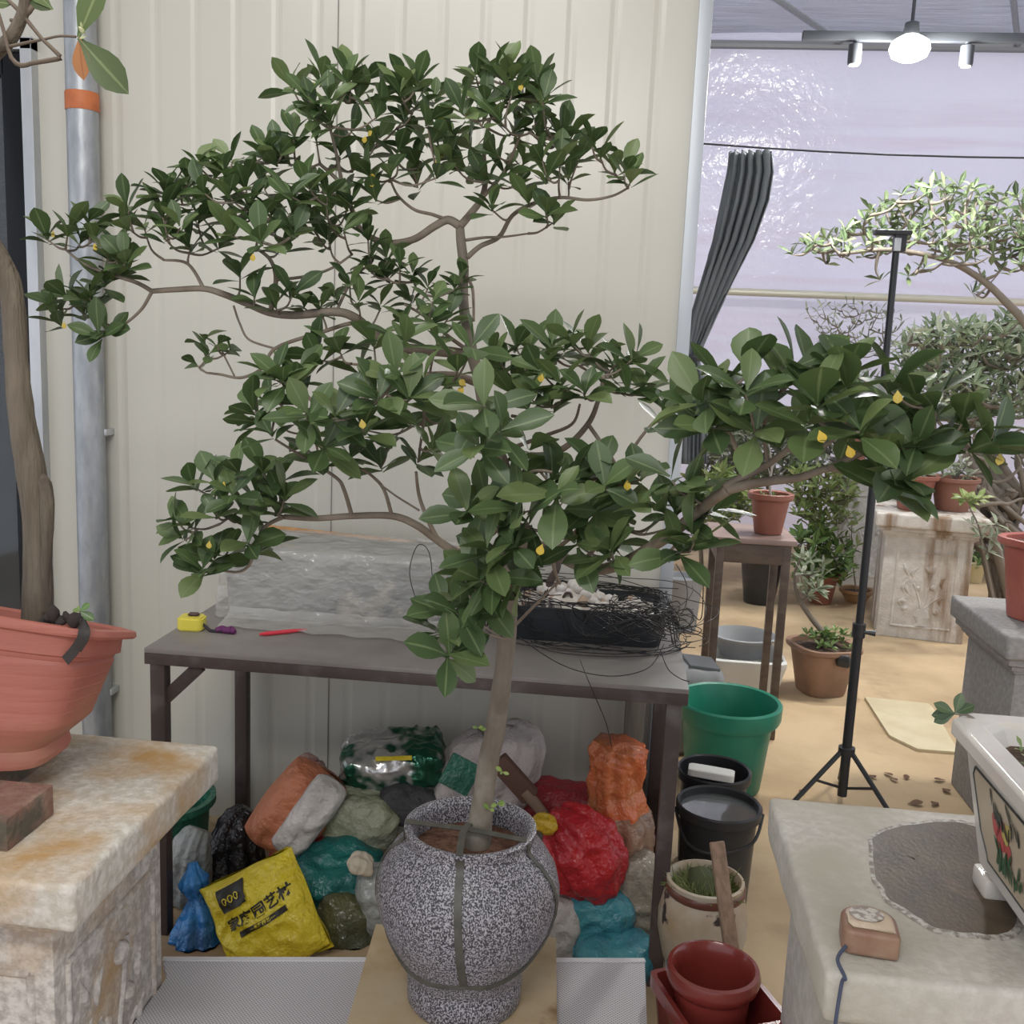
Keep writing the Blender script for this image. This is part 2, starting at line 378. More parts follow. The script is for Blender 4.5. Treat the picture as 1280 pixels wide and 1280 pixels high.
# ------------------------------------------------------------------ stone pedestals
def stone(name, a, b, c=None, **k):
    d = dict(rough=.85, col2=b, scale=55, detail=6, lo=.42, hi=.62, bump=.55, bscale=90, bdist=.006, spec=.3)
    if c: d.update(col3=c, scale3=4.2, lo3=.5, hi3=.66)
    d.update(k); return M(name, a, **d)
m_st_l = stone('stained_granite', (.40, .36, .325), (.62, .58, .53), (.42, .27, .12), scale3=3.4, lo3=.46, hi3=.64)
m_st_lt = stone('stained_granite_top', (.50, .46, .39), (.64, .60, .54), (.44, .27, .11), scale3=4.5, lo3=.45, hi3=.66)
m_st_r = stone('pale_granite', (.50, .47, .42), (.60, .57, .52), (.44, .41, .34), scale3=3, lo3=.45, hi3=.65, bump=.35)
m_st_f = stone('streaked_stone', (.52, .49, .45), (.62, .59, .55), (.26, .18, .12), stretch3=(3.5, 3.5, .35), scale3=3, lo3=.52, hi3=.66, scale=18)
m_st_w = stone('white_stone', (.66, .65, .64), (.58, .57, .56))
m_st_g = stone('grey_stone', (.27, .265, .26), (.33, .325, .32), bump=.25)
def relief(mb, bx, z0, z1, sgn=1):
    # vase with three stems, buds and leaves in low relief on the face y = -bx
    y = -bx; H = z1-z0; sc = H/.45
    P = lambda x, z, d=0: Vector((x*sc, y-d, z0 + z*sc))
    def half(pts, r, fl=.4):
        mb.tube(pts, [q*1.5 for q in r] if isinstance(r, list) else r*1.6, 7, smooth=4)
    for s in (-1, 1):
        half([P(s*.150, .02), P(s*.150, .43)], .005*sc); 
    half([P(-.150, .43), P(.150, .43)], .005*sc); half([P(-.150, .02), P(.150, .02)], .005*sc)
    vs = [(.0, .03), (.035, .03), (.025, .045), (.045, .08), (.035, .11), (.02, .125)]
    for i in range(5):
        a, b = vs[i], vs[i+1]; m = 6
        q = []; fcs = []
        for t in range(m+1):
            f = -1+2*t/m; dd = .014*sc*math.sqrt(max(0, 1-f*f))
            q += [P(a[0]*f, a[1], dd), P(b[0]*f, b[1], dd)]
        mb.add(q, [(2*t, 2*t+2, 2*t+3, 2*t+1) for t in range(m)])
    half([P(0, .12), P(.012, .2), P(.03, .27), P(.045, .36)], .005*sc); half([P(-.005, .12), P(-.03, .2), P(-.055, .26)], .004*sc); half([P(.005, .12), P(.05, .17), P(.08, .19)], .004*sc)
    for (x, z, r) in ((.02, .34, .024), (.045, .245, .02), (-.03, .235, .013), (.07, .11, .018), (-.09, .12, .018), (-.10, .16, .016), (.085, .29, .012)):
        mb.lathe([(.001, -r), (r*.8, -r*.6), (r, 0), (r*.8, r*.6), (.001, r)], 10, P(x, z), sy=.9)
    for (x, z, dx, dz) in ((-.075, .2, -.025, .07), (-.10, .2, .02, .08), (-.085, .3, -.03, .07), (.09, .24, .015, .07), (-.11, .13, .02, .05), (.09, .15, .02, .05), (-.06, .29, .02, .06)):
        half([P(x, z), P(x+dx*.2-.012, z+dz*.5), P(x+dx, z+dz)], [.002*sc, .008*sc, .002*sc])
def pedestal(label, c, rz, mat, top=None, w=.55, h=.69, rel=(0, PI/2), th=.075, body=.42, group=None, mould=True, seed=0):
    t = thing('stone_pedestal', label, 'pedestal', (c[0], c[1], 0), rz, group)
    def mk(name, mb, m, par=t):
        # built around the origin, carried by the turned empty
        o = mb.build(name, m, None, 42); o.parent = par; return o
    rnd = random.Random(seed)
    bm = bmesh.new(); bmesh.ops.create_cube(bm, size=1)
    for v in bm.verts: v.co = Vector((v.co.x*w, v.co.y*w, v.co.z*th))
    bmesh.ops.bevel(bm, geom=bm.edges[:], offset=.012, segments=3, profile=.6, affect='EDGES')
    bmesh.ops.subdivide_edges(bm, edges=[e for e in bm.edges if e.calc_length() > .1], cuts=14, use_grid_fill=True)
    for v in bm.verts:
        nn = noise.noise(v.co*14+Vector((seed, 0, 0))); v.co += v.co.normalized()*nn*.003 if abs(v.co.z) < th*.49 else Vector((0, 0, nn*.0015))
    mk('slab', MB().bm(bm, (0, 0, h-th/2)), top or mat)
    mo = MB()
    if mould:
        z = h-th
        mo.box((0, 0, z-.012), (body+.075, body+.075, .024), .006); mo.box((0, 0, z-.034), (body+.04, body+.04, .022), .006); mo.box((0, 0, z-.05), (body+.015, body+.015, .012), .004)
        mk('moulding', mo, mat)
    b = MB(); hb = h-th-(.055 if mould else 0); b.box((0, 0, hb/2), (body, body, hb), .008); bo = mk('body', b, mat)
    for k in rel:
        r = MB(); relief(r, body/2-.002, .05, hb-.06)
        o = r.build('relief', mat, None, 60); o.parent = bo; o.rotation_euler = (0, 0, k)
    return t
PL = pedestal('stone pedestal streaked with rust stains under the big orange planter', (-1.03, 1.575), 0, m_st_l, m_st_lt, body=.38, seed=1, h=.69, rel=(0, PI/2))
PR = pedestal('pale stone pedestal with a wet patch under the painted white pot', (.597, 1.555), 0, m_st_r, None, body=.455, seed=2, rel=(), mould=False)
PO = pedestal('ornate pedestal with vase relief and brown drip streaks behind the tripod', (1.755, 5.84), -.17, m_st_f, None, w=.58, body=.45, seed=3, rel=(0,), h=.70)
PW = pedestal('white relief pedestal half hidden behind the tall plant stand', (1.70, 7.05), .05, m_st_w, None, w=.42, body=.34, seed=4, rel=(0,), h=.84)
PG = pedestal('plain dark grey stone pedestal in front of the ornate one', (1.500, 3.42), 0, m_st_g, None, seed=5, rel=(), body=.44)

# ------------------------------------------------------------------ steel work table
m_top = M('grey_table_top', (.25, .23, .21), .45, (.20, .18, .168), 7, 5, .35, .65, spec=.4)
m_rust = M('brown_angle_iron', (.075, .055, .05), .55, (.15, .13, .12), 11, 5, .5, .75, metal=.2)
TB = thing('work_table', 'grey topped steel work table standing against the cream wall', 'table', (-.45, 2.5, 0))
TX0, TX1, TY0, TY1, TZ = -1.10, .195, 2.235, 2.82, .75
MB().box(((TX0+TX1)/2, (TY0+TY1)/2, TZ-.006), (TX1-TX0, TY1-TY0, .012), .002).build('table_top', m_top, TB)
fr = MB()
for y in (TY0+.015, TY1-.015): fr.box(((TX0+TX1)/2, y, TZ-.026), (TX1-TX0, .03, .028), .002)
for x in (TX0+.015, TX1-.015): fr.box((x, (TY0+TY1)/2, TZ-.026), (.03, TY1-TY0-.06, .028), .002)
fr.build('frame', m_rust, TB)
for x in (TX0+.03, TX1-.03):
    for y in (TY0+.022, TY1-.022):
        MB().box((x, y, (TZ-.04)/2), (.036, .036, TZ-.04), .002).build('leg', m_rust, TB)
for sx, x in ((1, TX0+.045), ):
    b = MB(); b.box((x+.042, TY0+.022, TZ-.085), (.125, .014, .032), .002, Euler((0, -PI/4, 0))); b.build('brace', m_rust, TB)
b = MB(); b.tube([(.10, 2.845, 0), (.10, 2.845, .86)], .001, 6)
pst = MB().box((.095, 2.80, .36), (.055, .05, .72), .003); tag(pst.build('timber_post', m_old, loc=(.095, 2.8, 0)), 'weathered timber post standing by the right rear table leg', 'post')

# things on the table
tz = TZ
def at(x, y, z=TZ): return atZ(x, y, z)
# plastic wrapped bundle
m_wrap = M('clear_wrap', (.66, .65, .62), .13, (.60, .58, .55), 6, 4, bump=1, bscale=13, spec=1.0, bdist=.03, alpha=.36, stretch=(1, 1, 1.5))
def crumple(bm, amp, fr, seed, amp2=0, fr2=30):
    bm.normal_update()
    for v in bm.verts:
        q = v.co*fr + Vector((seed*7.1, seed*3.3, seed)); r = 1-abs(noise.noise(q))*2
        r2 = 1-abs(noise.noise(q*2.4+Vector((4, 1, 2))))*2
        v.co += v.normal*(amp*(r+.5*r2) + (amp2*noise.noise(v.co*fr2+Vector((seed, 0, 0))) if amp2 else 0))
def boxblob(c, d, rot, seed, amp, fr, bev=.2, cuts=26, taper=(1, 1), amp2=0):
    bm = bmesh.new(); bmesh.ops.create_cube(bm, size=1); bmesh.ops.subdivide_edges(bm, edges=bm.edges[:], cuts=cuts, use_grid_fill=True)
    h = .5-bev
    for v in bm.verts:
        q = Vector([max(-h, min(h, k)) for k in v.co]); e = v.co-q
        if e.length > 1e-6: e = e.normalized()*min(e.length, bev)
        # round off corners
        v.co = q+e; t = v.co.z+.5; k = taper[0]*(1-t)+taper[1]*t
        v.co = Vector((v.co.x*d[0]*k, v.co.y*d[1]*k, v.co.z*d[2]))
    crumple(bm, amp, fr, seed, amp2)
    M3 = rot.to_matrix() if rot else Matrix.Identity(3)
    for v in bm.verts: v.co = M3 @ v.co + Vector(c)
    return bm
def obj_bm(name, bm, mat, parent=None, floor=None, loc=None, smooth=180):
    if floor is not None:
        for v in bm.verts: v.co.z = max(v.co.z, floor)
    return MB().bm(bm).build(name, mat, parent, smooth, loc=loc)
bw = thing('wrapped_bundle', 'crumpled clear plastic wrapped bundle leaning on the wall on the table', 'bundle', (-.72, 2.66, tz))
bmq = boxblob((-.722, 2.66, tz+.097), (.60, .205, .185), Euler((.06, 0, .03)), 4, .004, 6, .06, 20)
obj_bm('packing', bmq, M('grey_packing', (.27, .275, .25), .6, (.17, .18, .165), 5, 4, col3=(.50, .44, .34), scale3=6, lo3=.58, hi3=.68), bw, floor=tz+.001)
bmq = boxblob((-.722, 2.655, tz+.1), (.64, .235, .20), Euler((.06, 0, .03)), 4, .005, 7, .07, 70, amp2=.003, taper=(1.03, .95))
obj_bm('plastic_wrap', bmq, m_wrap, bw, floor=tz+.001)
fl = MB(); rnd = random.Random(5)
for (x0, x1) in ((-1.0, -.42),):
    nx = 40; vs = []; ys = [2.53, 2.50, 2.47, 2.435]
    for i in range(nx+1):
        for j, y in enumerate(ys):
            vs.append((x0+(x1-x0)*i/nx, y + .022*noise.noise(Vector((i*.25, j, 2))), tz+.004+(.03, .012, .006, .001)[j] + .006*abs(noise.noise(Vector((i*.4, j*.8, 7))))))
    fl.add(vs, [(i*4+j, i*4+4+j, i*4+5+j, i*4+1+j) for i in range(nx) for j in range(3)])
fl.build('loose_flap', m_wrap, bw, 180)
pA = atY(335, 659, 2.835); pB = atY(640, 694, 2.80)
tag(MB().tube([pA, (pA+pB)/2+Vector((0, 0, .002)), pB], [.0075, .007, .006], 10).build('bamboo_cane', M('orange_cane', (.52, .27, .10), .5, (.42, .22, .09), 30), loc=pA), 'orange brown cane lying along the top of the plastic bundle', 'stick')
# yellow tape measure with wrist strap
p = at(240, 786); tm = thing('tape_measure', 'yellow tape measure with dark strap at the left end of the table', 'tape measure', p, .1)
def disc_case(w, h, th):
    bm = bmesh.new(); bmesh.ops.create_cube(bm, size=1)
    for v in bm.verts: v.co = Vector((v.co.x*w, v.co.y*h, v.co.z*th))
    ed = [e for e in bm.edges if abs(e.verts[0].co.z-e.verts[1].co.z) > 1e-4]
    bmesh.ops.bevel(bm, geom=ed, offset=min(w, h)*.3, segments=6, profile=.5, affect='EDGES')
    bmesh.ops.bevel(bm, geom=[e for e in bm.edges if abs(e.verts[0].co.z-e.verts[1].co.z) < 1e-4], offset=.004, segments=3, affect='EDGES')
    return bm
MB().bm(disc_case(.066, .058, .034), p+Vector((0, 0, .0172))).build('case', M('yellow_case', (.72, .62, .08), .4), tm)
MB().bm(disc_case(.03, .022, .008), p+Vector((.004, .004, .038))).build('lock_button', M('brown_button', (.10, .06, .05), .4), tm)
q = [p+Vector(a) for a in ((.032, -.01, .016), (.05, -.02, .006), (.06, -.026, .005), (.085, -.03, .006))]
MB().tube(q, .004, 8, smooth=4).build('cord', M('strap_black', (.03, .025, .035), .6), tm)
q = [p+Vector(a) for a in ((.07, -.03, .008), (.085, -.024, .010), (.10, -.034, .009), (.108, -.028, .010), (.12, -.036, .007))]
MB().tube(q, [.006, .010, .007, .011, .006], 8, smooth=4).build('strap', M('purple_strap', (.12, .02, .10), .6), tm)
pa, pb = at(324, 793, TZ+.006), at(383, 787, TZ+.006)
ck = thing('craft_knife', 'slim red knife lying flat on the grey table top', 'knife', pa)
MB().tube([pa, pa.lerp(pb, .12), pa.lerp(pb, .6), pb], [.0025, .0055, .0055, .003], 8).build('handle', M('red_plastic', (.62, .04, .06), .35), ck)

# black bonsai tray with stones, and the wire coil
ty = thing('bonsai_tray', 'shallow black rectangular tray full of white stones on the table', 'tray', (-.07, 2.67, tz))
m_tray = M('black_tray', (.022, .026, .03), .42)
t = MB(); tw, td, thh = .44, .25, .085; cx, cy = -.065, 2.655
t.lathe([(.90, .0), (.93, .0), (1.0, thh), (1.0, thh+.006), (.95, thh+.006), (.94, thh-.004), (.87, .012), (.0, .012)], 56, (cx, cy, tz), sx=tw/2, sy=td/2, sq=9)
t.build('tray', m_tray, ty)
rnd = random.Random(11)
stm = [M('white_pebble', (.72, .69, .65), .6, (.60, .56, .50), 40), M('tan_pebble', (.45, .33, .24), .7), M('dark_pebble', (.10, .09, .085), .7)]
sb = bmesh.new(); bmesh.ops.create_grid(sb, x_segments=24, y_segments=14, size=.5)
for v in sb.verts:
    v.co = Vector((cx+v.co.x*tw*.86, cy+v.co.y*td*.84, tz+.062 + .012*noise.noise(v.co*9)+.05*math.exp(-((v.co.x+.10)**2*9+(v.co.y-.1)**2*9))))
MB().bm(sb).build('gravel', stm[0], ty, 180)
def pebble(c, r, rnd):
    bm = bmesh.new(); bmesh.ops.create_icosphere(bm, subdivisions=2, radius=1)
    s = Vector((rnd.uniform(.7, 1.3), rnd.uniform(.7, 1.2), rnd.uniform(.5, .8))); sd = rnd.uniform(0, 99)
    E = Euler((rnd.uniform(0, 3), rnd.uniform(0, 3), rnd.uniform(0, 3))).to_matrix()
    for v in bm.verts: v.co = c + (E @ Vector((v.co.x*s.x, v.co.y*s.y, v.co.z*s.z)))*r*(1+.25*noise.noise(v.co*1.4+Vector((sd, 0, 0))))
    return bm
for i in range(64):
    x = rnd.uniform(-.44, .44); y = rnd.uniform(-.44, .44); zz = .070 + .05*math.exp(-((x+.10)**2*9+(y-.1)**2*9))
    r = rnd.choice((.008, .011, .014, .02)); mm = rnd.choices(stm, (5, 2.6, 2))[0]
    MB().bm(pebble(Vector((cx+x*tw*.84, cy+y*td*.82, tz+zz)), r, rnd)).build('stone', mm, ty, 60)
st = MB(); a = Vector((cx-.10, cy, tz+.075)); st.tube([a, a+Vector((.005, .005, .05)), a+Vector((.025, .0, .10)), a+Vector((.02, .01, .14))], [.014, .011, .009, .005], 8, smooth=4)
st.tube([a+Vector((.04, -.02, 0)), a+Vector((.05, -.02, .03)), a+Vector((.065, -.02, .03)), a+Vector((.07, -.02, 0))], .004, 7, smooth=4)
st.build('driftwood', M('dark_wood', (.07, .05, .04), .8), ty)
wl = MB(); rnd = random.Random(21)
for i in range(48):
    a = rnd.uniform(0, TAU); rx = rnd.uniform(.20, .285); ry = rnd.uniform(.13, .20); cx2 = cx+rnd.uniform(-.03, .08); cy2 = cy+rnd.uniform(-.06, .02)
    span = rnd.uniform(1.2, 4.6); zb = rnd.choice((.008, .012, .02, .03, .05, .10, .12)); tl = rnd.uniform(-.05, .05); pts = []
    for k in range(15):
        b = a + span*k/14; x = cx2+rx*math.cos(b); y = cy2+ry*math.sin(b)
        zz = tz + zb + tl*math.sin(b+i) + .012*math.sin(3*b+i)
        if abs(x-cx) < tw/2+.008 and abs(y-cy) < td/2+.008: zz = max(zz, tz+thh+.012+rnd.uniform(0, .012))
        y = min(y, 2.865)
        pts.append(Vector((x, max(y, TY0-.01) if zz < tz+.02 else y, max(zz, tz+.003))))
    wl.tube(pts, .0012, 4, smooth=2)
for (px, py, s) in ((790, 770, .12), (815, 775, .10), (770, 775, .11), (805, 765, .09), (780, 780, .10)):
    for q in range(3):
        c = atZ(px, py, tz+.09+.01*q); ph = rnd.uniform(0, 6)
        wl.tube([c+Vector((s*math.cos(b+ph), s*.6*math.sin(b+ph), .03*math.sin(b*2+q+ph))) for b in [TAU*k/20 for k in range(20)]], .0013, 4)
# long stray loops
def stray(pp, r=.0012): wl.tube([atY(x, y, Y) for x, y, Y in pp], r, 5, smooth=6)
stray([(540, 768, 2.44), (522, 752, 2.46), (512, 715, 2.48), (522, 682, 2.48), (536, 690, 2.46), (540, 730, 2.45), (533, 780, 2.40)])
stray([(572, 740, 2.5), (572, 715, 2.5), (580, 692, 2.5), (600, 690, 2.5), (640, 760, 2.5)])
stray([(845, 705, 2.6), (858, 730, 2.55), (856, 760, 2.5), (835, 785, 2.46)])
stray([(825, 812, 2.32), (835, 836, 2.25), (850, 848, 2.21), (862, 852, 2.2)])
stray([(725, 825, 2.3), (735, 850, 2.22), (748, 880, 2.22), (758, 905, 2.3), (765, 935, 2.42)], .0011)
stray([(640, 790, 2.34), (700, 830, 2.26), (760, 845, 2.24), (810, 835, 2.28), (830, 805, 2.4)])
tag(wl.build('wire_coil', M('black_wire', (.025, .024, .024), .45, metal=.4), None, 180, loc=(cx, cy, tz)), 'loose coil of thin black wire tangled around the stone tray', 'wire')

# ------------------------------------------------------------------ platform, board, big glazed pot position
m_mat = bpy.data.materials.new('white_mesh_mat'); m_mat.use_nodes = True
nt = m_mat.node_tree; N = nt.nodes; L = nt.links; b = N['Principled BSDF']; b.inputs['Roughness'].default_value = .6
tc = N.new('ShaderNodeTexCoord'); mp = N.new('ShaderNodeMapping'); mp.inputs['Rotation'].default_value = (0, 0, PI/4); L.new(tc.outputs['Object'], mp.inputs[0])
vo = N.new('ShaderNodeTexVoronoi'); vo.inputs['Scale'].default_value = 190; vo.inputs['Randomness'].default_value = 0; vo.voronoi_dimensions = '2D'; L.new(mp.outputs[0], vo.inputs[0])
mr = N.new('ShaderNodeMapRange'); mr.inputs[1].default_value = .30; mr.inputs[2].default_value = .42; L.new(vo.outputs[0], mr.inputs[0])
mx = N.new('ShaderNodeMix'); mx.data_type = 'RGBA'; mx.inputs[6].default_value = (.27, .26, .27, 1); mx.inputs[7].default_value = (.56, .54, .56, 1); L.new(mr.outputs[0], mx.inputs[0]); L.new(mx.outputs[2], b.inputs['Base Color'])
pc = atZ(203, 1197, .22); pd_ = atZ(806, 1199, .22); ang = math.atan2(pd_.y-pc.y, pd_.x-pc.x); PW_ = (pd_-pc).length
pf = thing('low_platform', 'low platform covered with white perforated mesh matting in the foreground', 'platform', (-.35, 1.6, 0))
PPL = [(pc.x, pc.y), (-.836, 1.775), (-.836, 1.25), (.122, 1.25), (pd_.x, pd_.y)]
MB().prism(PPL, .204, .22).build('mesh_mat', m_mat, pf, 0)
uy = Vector((-math.sin(ang), math.cos(ang), 0)); h0, h1 = pc-uy*.013, pd_-uy*.013
MB().prism([(pc.x+.003, pc.y-.001), (h0.x+.003, h0.y), (h1.x-.001, h1.y), (pd_.x-.001, pd_.y-.001)], .2205, .2235).build('hem', M('white_hem', (.60, .59, .60), .6), pf, 0)
for (x, y) in ((-.79, 1.80), (.08, 1.95), (-.79, 1.29), (.08, 1.29)): MB().box((x, y, .1015), (.04, .04, .203), .003).build('leg', m_rust, pf)
# beige board under the pot
m_board = M('beige_board', (.52, .42, .28), .5, (.42, .31, .18), 6, 5, .4, .65, col3=(.24, .15, .08), scale3=7, lo3=.62, hi3=.74)
P4 = [atZ(470, 1155, .24), atZ(695, 1172, .24), atZ(697, 1330, .24), atZ(419, 1330, .24)]
tag(MB().prism([(p.x, p.y) for p in P4][::-1], .221, .24).build('marble_board', m_board, smooth=0, loc=(P4[0]+P4[2])/2), 'beige marbled board under the speckled pot', 'board')
# ------------------------------------------------------------------ heap of bags under the table
def pillow(w, h, th, seed, amp=.008, fr=9, nu=48, nv=48, pw=(4, 4), neck=None, cr=.10):
    # two-sided stuffed sack in the xz plane, front facing -y; returns verts, faces and a surface function
    def pos(u, v, s):
        prof = (max(0, 1-abs(u)**pw[0])*max(0, 1-abs(v)**pw[1]))**.55
        k = 1.0
        if neck and v > neck[0]:
            t = (v-neck[0])/(1-neck[0]); k = 1-(1-neck[1])*math.sin(min(1, t*1.6)*PI/2) + .25*max(0, t-.65)
        ww = w/2*u*(1-cr*abs(v)**3)*k; hh = h/2*v*(1-cr*abs(u)**3)
        q = Vector((ww*fr, hh*fr, s*3+seed*5.3)); r = (1-2*abs(noise.noise(q)))*amp*1.2 + amp*.8*(1-2*abs(noise.noise(q*2.3)))
        return Vector((ww + amp*noise.noise(q+Vector((9, 0, 0))), s*(-th/2*prof*k**.5 - r*(prof**.5)), hh + amp*noise.noise(q+Vector((0, 9, 0)))))
    vs = []; fs = []
    for s in (1, -1):
        b = len(vs)
        for j in range(nv+1):
            for i in range(nu+1):
                vs.append(pos(-1+2*i/nu, -1+2*j/nv, s))
        for j in range(nv):
            for i in range(nu):
                f = (b+j*(nu+1)+i, b+j*(nu+1)+i+1, b+(j+1)*(nu+1)+i+1, b+(j+1)*(nu+1)+i)
                fs.append(f if s == 1 else f[::-1])
    return vs, fs, pos
def sack(name, label, cat, c, w, h, th, rot, mat, seed, amp=.008, fr=9, group='bags heaped under the table', **k):
    t = thing(name, label, cat, (c[0], c[1], 0), 0, group)
    vs, fs, pos = pillow(w, h, th, seed, amp, fr, **k); R = Euler(rot).to_matrix(); c = Vector(c)
    vs = [R @ v + c for v in vs]
    for v in vs: v.z = max(v.z, .002)
    MB().add(vs, fs).build('bag_body', mat, t, 180)
    return t, (lambda u, v, lift=.0015: R @ (pos(u, v, 1)+Vector((0, -lift, 0))) + c)
def text_mesh(s, size):
    cu = bpy.data.curves.new('lettering', 'FONT'); cu.body = s; cu.size = size; cu.align_x = 'CENTER'; cu.align_y = 'CENTER'; cu.offset = .0012*size/.05; cu.resolution_u = 2
    o = bpy.data.objects.new('lettering', cu); C.objects.link(o); dg = bpy.context.evaluated_depsgraph_get(); dg.update()
    me = bpy.data.meshes.new_from_object(o.evaluated_get(dg)); bpy.data.objects.remove(o); bpy.data.curves.remove(cu)
    bm = bmesh.new(); bm.from_mesh(me); bpy.data.meshes.remove(me); bmesh.ops.triangulate(bm, faces=bm.faces[:])
    for _ in range(2):
        bmesh.ops.subdivide_edges(bm, edges=[e for e in bm.edges if e.calc_length() > .006], cuts=1); bmesh.ops.triangulate(bm, faces=bm.faces[:])
    return bm
def decal(bm, fn, w, h, du, dv, lift, name, mat, par, ang=0):
    ca, sa = math.cos(ang), math.sin(ang)
    for v in bm.verts:
        x, y = v.co.x*ca-v.co.y*sa, v.co.x*sa+v.co.y*ca
        v.co = fn((x)/(w/2)+du, (y)/(h/2)+dv, lift)
    return MB().bm(bm).build(name, mat, par, 0)
def rect(w, h, n=16):
    bm = bmesh.new(); bmesh.ops.create_grid(bm, x_segments=n, y_segments=max(2, int(n*h/w)), size=.5)
    for v in bm.verts: v.co = Vector((v.co.x*w, v.co.y*h, 0))
    return bm
def poly_plast(name, a, b=None, rough=.3, **k):
    d = dict(col2=b or tuple(x*.7 for x in a), scale=9, lo=.4, hi=.65, bump=.7, bscale=34, spec=.6, bdist=.02); d.update(k); return M(name, a, rough, **d)
m_yel = poly_plast('yellow_bag', (.70, .56, .03), (.60, .46, .025), .38); m_ink = M('black_ink', (.02, .018, .012), .5)
c = atY(331, 1147, 2.22); W_, H_ = .25, .25
ys, fn = sack('soil_bag', 'bright yellow potting soil bag printed with black Chinese characters', 'bag', c, W_, H_, .11, (-.32, -.52, .10), m_yel, 3, .012, 11, cr=-.02, pw=(2.6, 2.6))
decal(text_mesh('家庭园艺材', .0345), fn, W_, H_, .20, .22, .003, 'lettering', m_ink, ys, .10)
decal(rect(.125, .014), fn, W_, H_, .21, -.03, .003, 'label_bar', m_ink, ys, .10)
decal(text_mesh('—家庭园艺—', .0105), fn, W_, H_, .21, -.03, .005, 'small_lettering', m_yel, ys, .10)
bb = rect(.068, .05, 20); 
for v in bb.verts:
    x, y = v.co.x/.034, v.co.y/.025
    if x > .6 and y < -.6: v.co.x *= .92; v.co.y *= .92
decal(bb, fn, W_, H_, -.22, .66, .003, 'badge', m_ink, ys, .05)
sq = bmesh.new(); tmp = MB()
for k in range(3):
    x0 = -.018+.014*k; tmp.tube([Vector((x0+.006*math.cos(a)*(1-.07*a), .008*math.sin(a)*(1-.05*a), 0)) for a in [j*.55 for j in range(13)]], .0012, 4)
decal_b = bmesh.new()
vv = [decal_b.verts.new(p) for p in tmp.v]
for f in tmp.f:
    try: decal_b.faces.new([vv[i] for i in f])
    except ValueError: pass
decal(decal_b, fn, W_, H_, -.20, .64, .0055, 'badge_mark', m_yel, ys, .12)

A = lambda x, y, Y: atY(x, y, Y)
def tied(name, label, pts, rad, mat, seed, amp=.012, fr=8, group='bags heaped under the table', n=64, cat='bag', mat2=None, zsplit=0):
    # tied bag: a lathe-like body with a pinched neck along pts, folds running to the knot
    t = thing(name, label, cat, (pts[0][0], pts[0][1], 0), 0, group); P, Rr = spline([Vector(p) for p in pts], rad, 9)
    mb = MB(); mb.tube(P, Rr, n); vs = mb.v; cen = sum(P, Vector())/len(P)
    m_ = len(P)
    for i in range(m_):
        for k in range(n):
            v = vs[i*n+k]; d = v-P[i]; a = TAU*k/n
            fo = .10*math.sin(a*7+seed+i*.05)+.07*math.sin(a*13+seed*2+i*.11)
            q = v*fr*1.5+Vector((seed*3.7, 0, 0)); nn = ((1-2*abs(noise.noise(q)))+.55*(1-2*abs(noise.noise(q*2.4))))*amp
            v += d*fo*min(1, .6+.02/max(.01, d.length)) * .8 + (d.normalized()*nn if d.length > 1e-6 else Vector((0, 0, 0)))
            v.z = max(v.z, .002)
    if mat2:
        for i, f in enumerate(mb.f):
            if sum(vs[k].z for k in f)/len(f) + .012*noise.noise(vs[f[0]]*18) < zsplit: mb.mi[i] = 1
        mat = [mat, mat2]
    mb.build('bag_body', mat, t, 180); return t
def heap(name, label, c, d, rot, mat, seed, amp=.012, fr=9, bev=.32, floor=.002, cat='bag', taper=(1, 1), amp2=.004):
    t = thing(name, label, cat, (c[0], c[1], 0), 0, 'bags heaped under the table')
    obj_bm('bag_body', boxblob(c, d, Euler(rot), seed, amp, fr, bev, 34, taper, amp2), mat, t, floor=floor); return t
m_blue = poly_plast('blue_bag', (.03, .20, .50), (.02, .09, .25), .25)
m_black = poly_plast('black_bag', (.018, .016, .018), (.03, .028, .03), .22, transl=.0)
m_orw = poly_plast('orange_woven', (.50, .17, .08), (.40, .14, .07), .5); m_whi = poly_plast('white_woven', (.55, .52, .49), (.40, .37, .34), .55, col3=(.10, .09, .07), scale3=14, lo3=.62, hi3=.72)
m_red = poly_plast('red_bag', (.55, .03, .035), (.42, .02, .03), .28, transl=.12); m_dred = poly_plast('dark_red_bag', (.30, .02, .03), (.2, .015, .02), .4)
m_teal = poly_plast('teal_bag', (.015, .14, .125), (.01, .08, .08), .3); m_teal2 = poly_plast('pale_teal_bag', (.06, .28, .32), (.04, .17, .24), .3)
m_oliv = poly_plast('olive_bag', (.10, .10, .045), (.05, .055, .03), .25); m_clear = poly_plast('cloudy_bag', (.42, .44, .42), (.26, .28, .27), .25, trans=.2)
m_green = poly_plast('pale_green_bag', (.33, .34, .25), (.22, .24, .14), .45); m_net = poly_plast('black_net', (.035, .035, .037), (.07, .07, .07), .7)
m_stone_ = poly_plast('sandy_bag', (.31, .27, .21), (.22, .19, .15), .35); m_oran = poly_plast('orange_film', (.66, .15, .05), (.55, .20, .08), .22, trans=.1)
m_foil = M('silver_foil', (.55, .54, .52), .22, (.02, .10, .06), 7, 3, .46, .52, .5, 22, metal=.6, bdist=.01)
